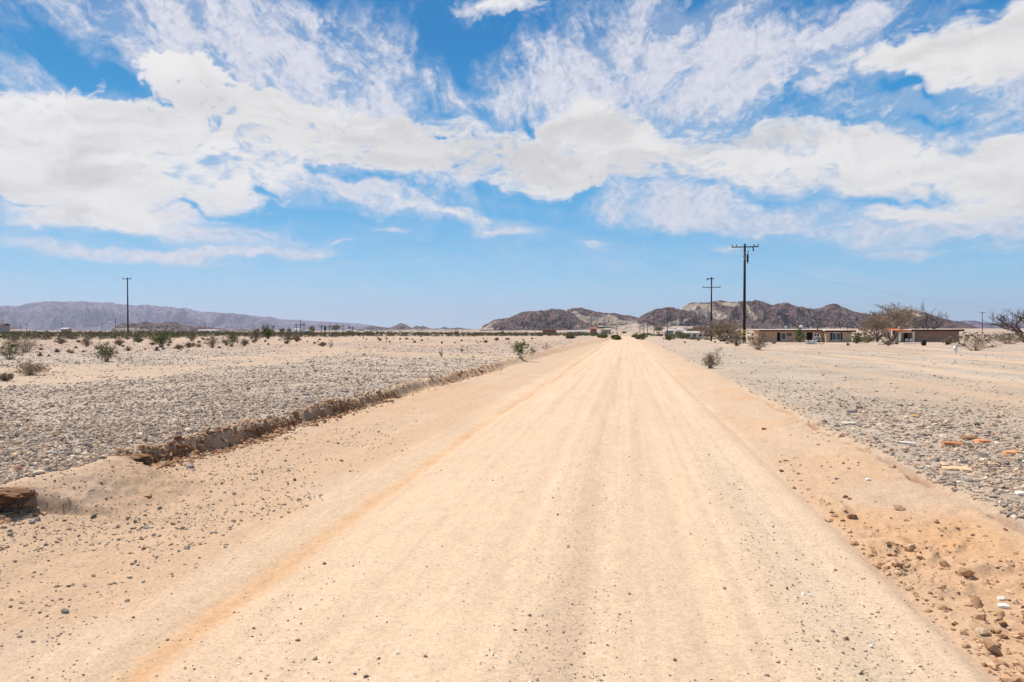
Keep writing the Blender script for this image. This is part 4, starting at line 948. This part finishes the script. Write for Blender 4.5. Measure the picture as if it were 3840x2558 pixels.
# ------------------------------------------------------------------ far palms and trees
def palm(px, ytop, dist, label, fluffy=False):
    x, _ = P(px, 1250, dist); z = h1(x, dist); H_ = P(px, ytop, dist)[1] - z
    r = empty('palm_tree', (x, dist, z), label, 'palm tree', 'far palm trees'); rg = random.Random(px)
    MB().tube([(0, 0, -.3), (.1, 0, H_ * .5), (.05, 0, H_ * .9)], [.34, .30, .28], 6).build('trunk', M['bark'], r)
    cr = MB()
    if fluffy:
        for k in range(160):
            a = rg.uniform(0, 6.28); zz = rg.uniform(.28, .95) * H_; rr = rg.uniform(.5, 1.0) * (1.1 - abs(zz / H_ - .6)); quad(cr, Vector((math.cos(a) * rr, math.sin(a) * rr, zz)), .3, rg, rg.random() * .5)
    for k in range(26):
        a = 6.28 * k / 26 + rg.uniform(-.2, .2); up = rg.uniform(-.3, 1.0); L = rg.uniform(1.5, 2.2); p0 = Vector((0, 0, H_ * .9)); d = Vector((math.cos(a), math.sin(a), up)).normalized()
        pts = [p0, p0 + d * L * .5, p0 + d * L * .85 - Vector((0, 0, L * .25)), p0 + d * L - Vector((0, 0, L * .6))]; side = d.cross(Vector((0, 0, 1))).normalized() * .22; t = rg.random()
        for i in range(3):
            n = len(cr.v); w0, w1 = (1, .9, .6, .2)[i], (1, .9, .6, .2)[i + 1]
            cr.v += [tuple(pts[i] - side * w0), tuple(pts[i] + side * w0), tuple(pts[i + 1] + side * w1), tuple(pts[i + 1] - side * w1)]; cr.f.append((n, n + 1, n + 2, n + 3)); cr.t += [t] * 4
    cr.build('crown', M['palmleaf'], r)
def round_tree(px, ytop, wpx, dist, label, m='olive', name='tree', sq=1.0):
    x, _ = P(px, 1250, dist); z = h1(x, dist); H_ = P(px, ytop, dist)[1] - z; W_ = wpx / FPX * dist
    r = empty(name, (x, dist, z), label, 'tree', 'far green trees'); rg = random.Random(px + 5)
    t = MB().tube([(0, 0, -.3), (0, 0, H_ * .35)], [.25, .18], 6)
    for k in range(5):
        a = k * 1.3; t.tube([(0, 0, H_ * .3), (math.cos(a) * W_ * .25, math.sin(a) * W_ * .25, H_ * .7)], [.14, .05], 4, False)
    t.build('trunk', M['bark'], r); cr = MB()
    lobes = [(Vector((rg.uniform(-.30, .30) * W_, rg.uniform(-.30, .30) * W_, H_ * rg.uniform(.38, .74))), rg.uniform(.16, .28)) for _ in range(11)]
    for c0, rr in lobes:
        ct = rg.uniform(.2, .8)
        for _ in range(75):
            d = Vector((rg.gauss(0, 1), rg.gauss(0, 1), rg.gauss(0, 1))).normalized() * rr * rg.uniform(.5, 1.1); p_ = c0 + Vector((d.x * W_, d.y * W_, d.z * H_))
            if p_.z > .1: quad(cr, p_, max(.12, dist / 683 * .28), rg, min(1, max(0, ct + rg.uniform(-.2, .2))))
    cr.build('crown', M[m], r)
for a in [(1111,1212,620,'leftmost far palm with a wide drooping head'),(1127,1214,600,'far palm in the middle of the left trio'),(1140,1212,610,'right palm of the left trio of palms'),
          (1205,1221,640,'slim palm left of the shaggy one'),(1235,1220,640,'slim palm between the shaggy palm and the round tree'),(1286,1219,640,'palm just right of the round green tree'),(1309,1224,650,'left palm of the last pair'),(1321,1226,650,'rightmost far palm of the last pair')]: palm(*a)
palm(1219, 1223, 630, 'shaggy wide palm with a skirt of dead fronds', True)
palm(982, 1226, 700, 'leaning thin far palm above the left end of the scrub row'); palm(1025, 1220, 690, 'far palm above the dark green bush')
TL = [(1170,1217,34,600,'rounded green tree right of the left trio of palms','olive'),(1260,1216,42,620,'widest round green tree among the palms','olive'),(1058,1230,20,640,'small dark tree left of the palms','creosote'),(1085,1232,18,640,'small dark tree nearest the left trio of palms','creosote'),
      (1000,1230,26,650,'dark tree low above the scrub row','creosote'),(966,1232,20,660,'dark tree at the left end of the palm grove','creosote'),
      (2470,1213,40,480,'grey green tree between the third and fourth poles of the right row','olive'),(2588,1228,36,330,'yellow green tree behind the trailer house','olive'),(2340,1243,20,700,'dark bush like tree at the end of the road','creosote'),
      (2545,1240,30,260,'green tree left of the trailer house','creosote'),(1713,1240,16,420,'small dark tree on the flat under the last centre hill','creosote'),(1884,1240,14,520,'small dark tree left of the red shack','creosote')]
for a in TL: round_tree(a[0], a[1], a[2], a[3], a[4], a[5])
# ------------------------------------------------------------------ far scrub (one mass)
def scrub():
    n = 9000; rg = np.random.default_rng(23)
    V = []; T = []
    u = rg.uniform(0, 1, n); r = 1 / (1 / 112 + (1 / 900 - 1 / 112) * u); a = R(1) * rg.uniform(-58, 42, n)
    x, y = r * np.sin(a), r * np.cos(a)
    edge = 150 + 14 * fbm(a * 14, a * 0, 3, 90) - 26 * ss(R(-14), R(-30), a) + 40 * ss(R(0), R(4), a) 
    keep = (r > edge) & ~((np.abs(x + .6) < 6)) & ~((x > 22) & (x < 90) & (r < 200) & (y > 128) & (y < 165))
    dn = fbm(x * .03, y * .03, 3, 91); keep &= rg.uniform(0, 1, n) < np.clip(.62 + 1.3 * dn + .6 * (r < edge + 30) * (x < 0) + .25 * ss(R(-14), R(-26), a), .06, 1)
    x, y, r = x[keep], y[keep], r[keep]; z = H(x, y)
    hs = rg.uniform(.55, 1.35, len(x)); ws = hs * rg.uniform(.9, 1.7, len(x))
    m = 46; N = len(x)
    d = rg.normal(0, 1, (N, m, 3)); d /= np.linalg.norm(d, axis=2, keepdims=True); d *= rg.uniform(.25, 1.0, (N, m, 1)) ** .5
    d[:, :, 2] = np.abs(d[:, :, 2]) * rg.uniform(.6, 1.05, (N, m))
    c0 = np.stack([x[:, None] + d[:, :, 0] * ws[:, None] * .5, y[:, None] + d[:, :, 1] * ws[:, None] * .5, z[:, None] + d[:, :, 2] * hs[:, None]], -1)
    sz = np.maximum(.055, r / 683 * .42)[:, None, None] * rg.uniform(.6, 1.3, (N, m, 1))
    aa = rg.normal(0, 1, (N, m, 3)); aa /= np.linalg.norm(aa, axis=2, keepdims=True); bb = np.cross(aa, rg.normal(0, 1, (N, m, 3))); bb /= np.linalg.norm(bb, axis=2, keepdims=True)
    v = np.stack([c0 - aa * sz, c0 - bb * sz * .6, c0 + aa * sz, c0 + bb * sz * .6], 2).reshape(-1, 3)
    f = np.arange(len(v)).reshape(-1, 4)
    base = np.array([(.105, .105, .05), (.14, .12, .07), (.20, .145, .10), (.08, .09, .038)])[rg.choice(4, N, p=[.36, .26, .16, .22])]
    c = np.repeat((base[:, None, :] * rg.uniform(.6, 1.4, (N, m, 1))).reshape(-1, 3), 4, 0)
    tag(mesh_np('desert_scrub', v, f, M['stone'], False, {'tone': ('FLOAT_COLOR', c)}), kind='stuff')
scrub()
def tufts():
    rg = np.random.default_rng(41); V = []; n = 520
    u = rg.uniform(0, 1, n); r = 1 / (1 / 40 + (1 / 150 - 1 / 40) * u); a = R(1) * rg.uniform(-52, 34, n)
    x, y = r * np.sin(a), r * np.cos(a)
    k = ((x < -9) & (fbm(x * .05, y * .05, 3, 95) > -.12 + .25 * (a > R(-22)))) | ((x > 6) & (r > 75) & (y < 138) & (rg.uniform(0, 1, n) < .5)); x, y = x[k], y[k]; z = H(x, y); N = len(x)
    hs = rg.uniform(.10, .42, N); ws = hs * rg.uniform(1.2, 2.4, N); m = 60
    d = rg.normal(0, 1, (N, m, 3)); d /= np.linalg.norm(d, axis=2, keepdims=True); d[:, :, 2] = np.abs(d[:, :, 2])
    tip = np.stack([x[:, None] + d[:, :, 0] * ws[:, None] * .5, y[:, None] + d[:, :, 1] * ws[:, None] * .5, z[:, None] + d[:, :, 2] * hs[:, None]], -1)
    root = np.stack([x, y, z - .01], -1)[:, None, :] + rg.normal(0, .02, (N, m, 3)); mid = (root + tip) / 2 + rg.normal(0, .03, (N, m, 3))
    wd = (.006 + np.hypot(x, y) / 683 * .12)[:, None, None] * np.array([1.0, .2, 0.0]); v = np.stack([root - wd * .6, root + wd * .6, mid + wd, tip, mid - wd], 2)
    v = v[:, :, [0, 1, 2, 3, 4]].reshape(-1, 3); f0 = np.arange(N * m)[:, None] * 5
    f = np.concatenate([f0 + np.array([[0, 1, 2, 4]]), f0 + np.array([[4, 2, 3, 3]])])[:, :4]; f = np.concatenate([(f0 + np.array([[0, 1, 2]])), (f0 + np.array([[0, 2, 4]])), (f0 + np.array([[4, 2, 3]]))])
    base = np.array([(.17, .12, .085), (.26, .19, .13), (.12, .11, .05)])[rg.choice(3, N, p=[.45, .35, .2])]
    c = np.repeat((base[:, None, :] * rg.uniform(.6, 1.4, (N, m, 1))).reshape(-1, 3), 5, 0)
    tag(mesh_np('dry_tufts', v, f, M['stone'], False, {'tone': ('FLOAT_COLOR', c)}), kind='stuff')
tufts()
# ------------------------------------------------------------------ hills and mountains
def hill(name, prof, dist, front, back, mat, seed, base=1240, nu=420, nv=150, rough=.5, sand=None, fs=1.0, label=None, crag=1.0):
    """prof: crest as photo columns/rows; the ridge stands at `dist` metres with real slopes in front and behind"""
    px = np.array([p[0] for p in prof], float); py = np.array([p[1] for p in prof], float)
    U = np.linspace(px[0], px[-1], nu); cy = np.interp(U, px, py)
    az_ = np.array([math.atan2(ray(u, 1238).x, ray(u, 1238).y) for u in U]); cosf = np.array([math.hypot(*(ray(u, 1238).xy)) for u in U])
    crest = (1238 - cy) / FPX * dist / np.array([ray(u, 1238).xy.length for u in U]) * 1.0
    crest = crest + (EYE)
    zb = EYE - (base - 1238) / FPX * dist - 6
    Vv = np.linspace(0, 1, nv); s = np.where(Vv < .6, Vv / .6, (1 - Vv) / .4)
    rad = np.where(Vv < .6, dist - front * (1 - Vv / .6), dist + back * (Vv - .6) / .4)
    Um, Sm = np.meshgrid(az_, s); Rm = np.repeat(rad[:, None], nu, 1); Cm = np.repeat(crest[None, :], nv, 0)
    x = Rm * np.sin(Um); y = Rm * np.cos(Um)
    L = front * .55 * fs
    n = ridged(x / L, y / L, 6, seed, .6); n2 = fbm(x / L * 3, y / L * 3, 4, seed + 9)
    p_ = Sm ** 1.15
    hrel = np.clip(p_ + rough * (n - .55) * 4 * p_ * (1 - p_) * .95 + .12 * n2 * (1 - p_) * np.minimum(1, p_ * 6), -.1, 1.2)
    hrel = np.where(Sm > .97, p_, hrel)
    z = zb + (np.maximum(Cm - zb, 0)) * np.clip(hrel, -.2, 1.02)
    endf = np.minimum(ss(0, .03, (np.arange(nu) / nu)), ss(1, .97, np.arange(nu) / nu))[None, :]
    z = zb + (z - zb) * np.where(endf < 1, endf, 1)
    ucap = EYE + (Cm - EYE) * Rm / dist; z = np.where(Sm < .999, np.minimum(z, ucap), z)
    # little crags on the crest
    z += (Cm - zb) * (.075 * fbm(x / L * 9, y / L * 9, 3, seed + 3) * p_ + .30 * crag * 1.3 * (ridged(x / L * 3.2, y / L * 3.2, 5, seed + 5, .62) - .62) * p_ * (1 - p_) * 4)
    z = np.where(Sm < .90, np.minimum(z, ucap), z)
    i = np.arange(nv - 1)[:, None] * nu; j = np.arange(nu - 1)[None, :]
    f = np.stack([i + j, i + j + 1, i + nu + j + 1, i + nu + j], -1).reshape(-1, 4)
    rel = (z - zb) / np.maximum(Cm - zb, 1)
    sd = .20 + .6 * ss(.16, .0, rel) + .25 * fbm(x / L * 1.6, y / L * 1.6, 3, seed + 30)
    PX = np.repeat(U[None, :], nv, 0); PY = 1238 - (z - EYE) / Rm * FPX * np.array([ray(u, 1238).xy.length for u in U])[None, :]
    for (sx_, sy_, rx_, ry_, wt, tl) in (sand or []):
        dx = (PX - sx_) / rx_; dy = (PY - sy_ - tl * (PX - sx_)) / ry_; sd = sd + wt * np.exp(-(dx * dx + dy * dy)) * (Sm < .999)
    o = mesh_np(name, np.stack([x, y, z], -1).reshape(-1, 3), f, mat, True, {'sand': ('FLOAT', np.clip(sd, 0, 1).ravel())})
    return tag(o, kind='structure')
m_dark = mat_hill('dark_desert_rock', (.125, .082, .073), (.52, .41, .32), .022)
m_mid = mat_hill('brown_desert_rock', (.13, .095, .085), (.52, .42, .33), .012)
m_far = mat_hill('hazy_mountain_rock', (.165, .115, .175), (.25, .185, .22), .0026)  # violet of the distant haze is put into the rock colour
m_apron = mat_hill('sandy_apron', (.42, .33, .26), (.58, .47, .37), .01)
# far purple range on the left
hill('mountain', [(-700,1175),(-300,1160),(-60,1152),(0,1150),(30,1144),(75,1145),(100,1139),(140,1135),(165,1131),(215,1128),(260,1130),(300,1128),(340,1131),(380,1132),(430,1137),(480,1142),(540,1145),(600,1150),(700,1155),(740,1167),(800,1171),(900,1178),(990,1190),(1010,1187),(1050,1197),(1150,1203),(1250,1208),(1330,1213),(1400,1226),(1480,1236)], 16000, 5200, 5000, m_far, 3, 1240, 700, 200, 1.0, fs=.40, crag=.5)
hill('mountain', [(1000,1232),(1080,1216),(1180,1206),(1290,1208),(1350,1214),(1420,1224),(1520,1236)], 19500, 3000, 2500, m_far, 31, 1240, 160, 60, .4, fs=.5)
# far range on the right edge
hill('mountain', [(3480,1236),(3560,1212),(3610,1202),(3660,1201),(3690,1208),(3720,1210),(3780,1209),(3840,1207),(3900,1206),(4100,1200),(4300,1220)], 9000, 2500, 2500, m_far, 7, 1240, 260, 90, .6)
# low dark hill on the left
hill('hill', [(410,1240),(430,1226),(460,1212),(480,1213),(500,1213),(520,1210),(545,1203),(575,1211),(600,1213),(620,1207),(640,1208),(655,1206),(675,1214),(700,1220),(735,1226),(750,1219),(770,1224),(800,1229),(850,1234),(870,1240)], 3300, 420, 420, m_dark, 11, 1250, 320, 90, .8,
     sand=[(560,1236,170,7,.35,0),(600,1220,20,3,.3,0),(780,1238,80,3,.3,0)])
hill('hill', [(-260,1225),(-100,1212),(0,1215),(14,1216),(40,1227),(90,1236),(150,1240)], 3000, 350, 350, m_dark, 12, 1240, 120, 50, .5, sand=[(80,1238,70,4,.6,0)])
hill('hill', [(880,1240),(895,1232),(905,1231),(925,1237),(950,1240)], 4200, 200, 200, m_dark, 13, 1241, 60, 30, .4)
# small hills at the centre
hill('hill', [(1330,1240),(1360,1232),(1378,1224),(1395,1219),(1410,1223),(1430,1227),(1460,1229),(1480,1222),(1500,1211),(1512,1213),(1530,1222),(1545,1230),(1560,1221),(1575,1225),(1588,1222),(1605,1229),(1620,1233),(1650,1232),(1665,1225),(1685,1231),(1720,1228),(1745,1232),(1790,1236),(1830,1240)], 4600, 480, 480, m_mid, 17, 1241, 300, 70, .5, sand=[(1580,1238,220,4,.5,0)])
# sandy apron that rises towards the big hills
hill('hill', [(1650,1242),(1800,1234),(1950,1230),(2150,1226),(2250,1220),(2330,1212),(2400,1190),(2440,1190),(2560,1185),(2700,1196),(2900,1216),(3200,1232),(3500,1236),(3900,1240)], 3350, 1500, 600, m_apron, 19, 1242, 420, 110, .12, crag=.15)
# left dark hill of the big group
hill('hill', [(1795,1240),(1812,1220),(1830,1212),(1850,1200),(1875,1197),(1910,1190),(1935,1180),(1958,1171),(1980,1168),(2010,1167),(2040,1163),(2070,1158),(2095,1158),(2112,1162),(2122,1169),(2140,1178),(2165,1194),(2190,1206),(2215,1213),(2240,1222),(2270,1236)], 2900, 420, 380, m_dark, 23, 1238, 460, 150, .55,
     sand=[(1845,1214,22,5,.6,-.55),(1830,1232,70,6,.4,0)])
hill('hill', [(2085,1200),(2110,1175),(2130,1158),(2145,1154),(2165,1152),(2185,1154),(2215,1164),(2240,1169),(2270,1171),(2300,1174),(2330,1178),(2360,1183),(2385,1190),(2400,1196),(2425,1212)], 3080, 360, 300, m_dark, 24, 1222, 380, 120, .5,
     sand=[(2180,1188,34,8,.8,.45),(2160,1172,8,5,.4,0),(2235,1200,70,10,.8,0),(2290,1188,26,10,.5,.2),(2330,1208,80,6,.5,0)])
# right big dark range
hill('hill', [(2380,1212),(2400,1188),(2420,1174),(2440,1165),(2460,1158),(2480,1159),(2500,1153),(2530,1153),(2550,1158),(2575,1166),(2600,1172),(2640,1190),(2700,1206),(2760,1216),(2830,1232)], 2750, 380, 380, m_dark, 27, 1236, 440, 130, .55,
     sand=[(2530,1212,40,7,.8,-.3),(2500,1236,60,5,.3,0)])
hill('hill', [(2530,1170),(2560,1150),(2590,1140),(2620,1134),(2660,1130),(2690,1127),(2730,1132),(2760,1130),(2790,1127),(2815,1128),(2835,1124),(2850,1127),(2870,1134),(2900,1142),(2915,1134),(2930,1137),(2955,1139),(2970,1144),(2990,1148),(3010,1149),(3030,1154),(3060,1157),(3080,1156),(3100,1146),(3122,1139),(3140,1143),(3165,1155),(3190,1164),(3220,1170),(3260,1178),(3300,1180),(3330,1176),(3365,1165),(3400,1162),(3430,1165),(3460,1171),(3490,1178),(3530,1192),(3570,1202),(3600,1206),(3650,1222),(3700,1238)], 3100, 520, 420, m_dark, 29, 1236, 980, 170, .6,
     sand=[(2600,1156,60,13,.85,-.12),(2655,1170,44,12,.7,.2),(2745,1142,34,6,.7,.1),(2800,1160,12,22,.7,.3),(2822,1182,22,12,.7,.5),(2700,1190,40,6,.6,0),(3430,1180,28,8,.4,.2),(3000,1232,260,5,.5,0)])
hill('hill', [(2690,1238),(2740,1206),(2780,1196),(2830,1205),(2880,1214),(2950,1222),(3020,1230),(3080,1238)], 2650, 300, 300, m_dark, 33, 1238, 260, 80, .5)
# ------------------------------------------------------------------ haze
hz = MB().box(-22000, 14000, -300, 22500, -200, 740).build('haze', bpy.data.materials.new('desert_haze'))
hm = hz.data.materials[0]; hm.use_nodes = True; t = NT(hm.node_tree); t.n.clear(); out = t.new('ShaderNodeOutputMaterial'); pv = t.new('ShaderNodeVolumePrincipled')
pv.inputs['Color'].default_value = (.73, .775, .98, 1); pv.inputs['Density'].default_value = .000044; pv.inputs['Anisotropy'].default_value = .3
t.l.new(pv.outputs[0], out.inputs['Volume']); tag(hz, kind='stuff')
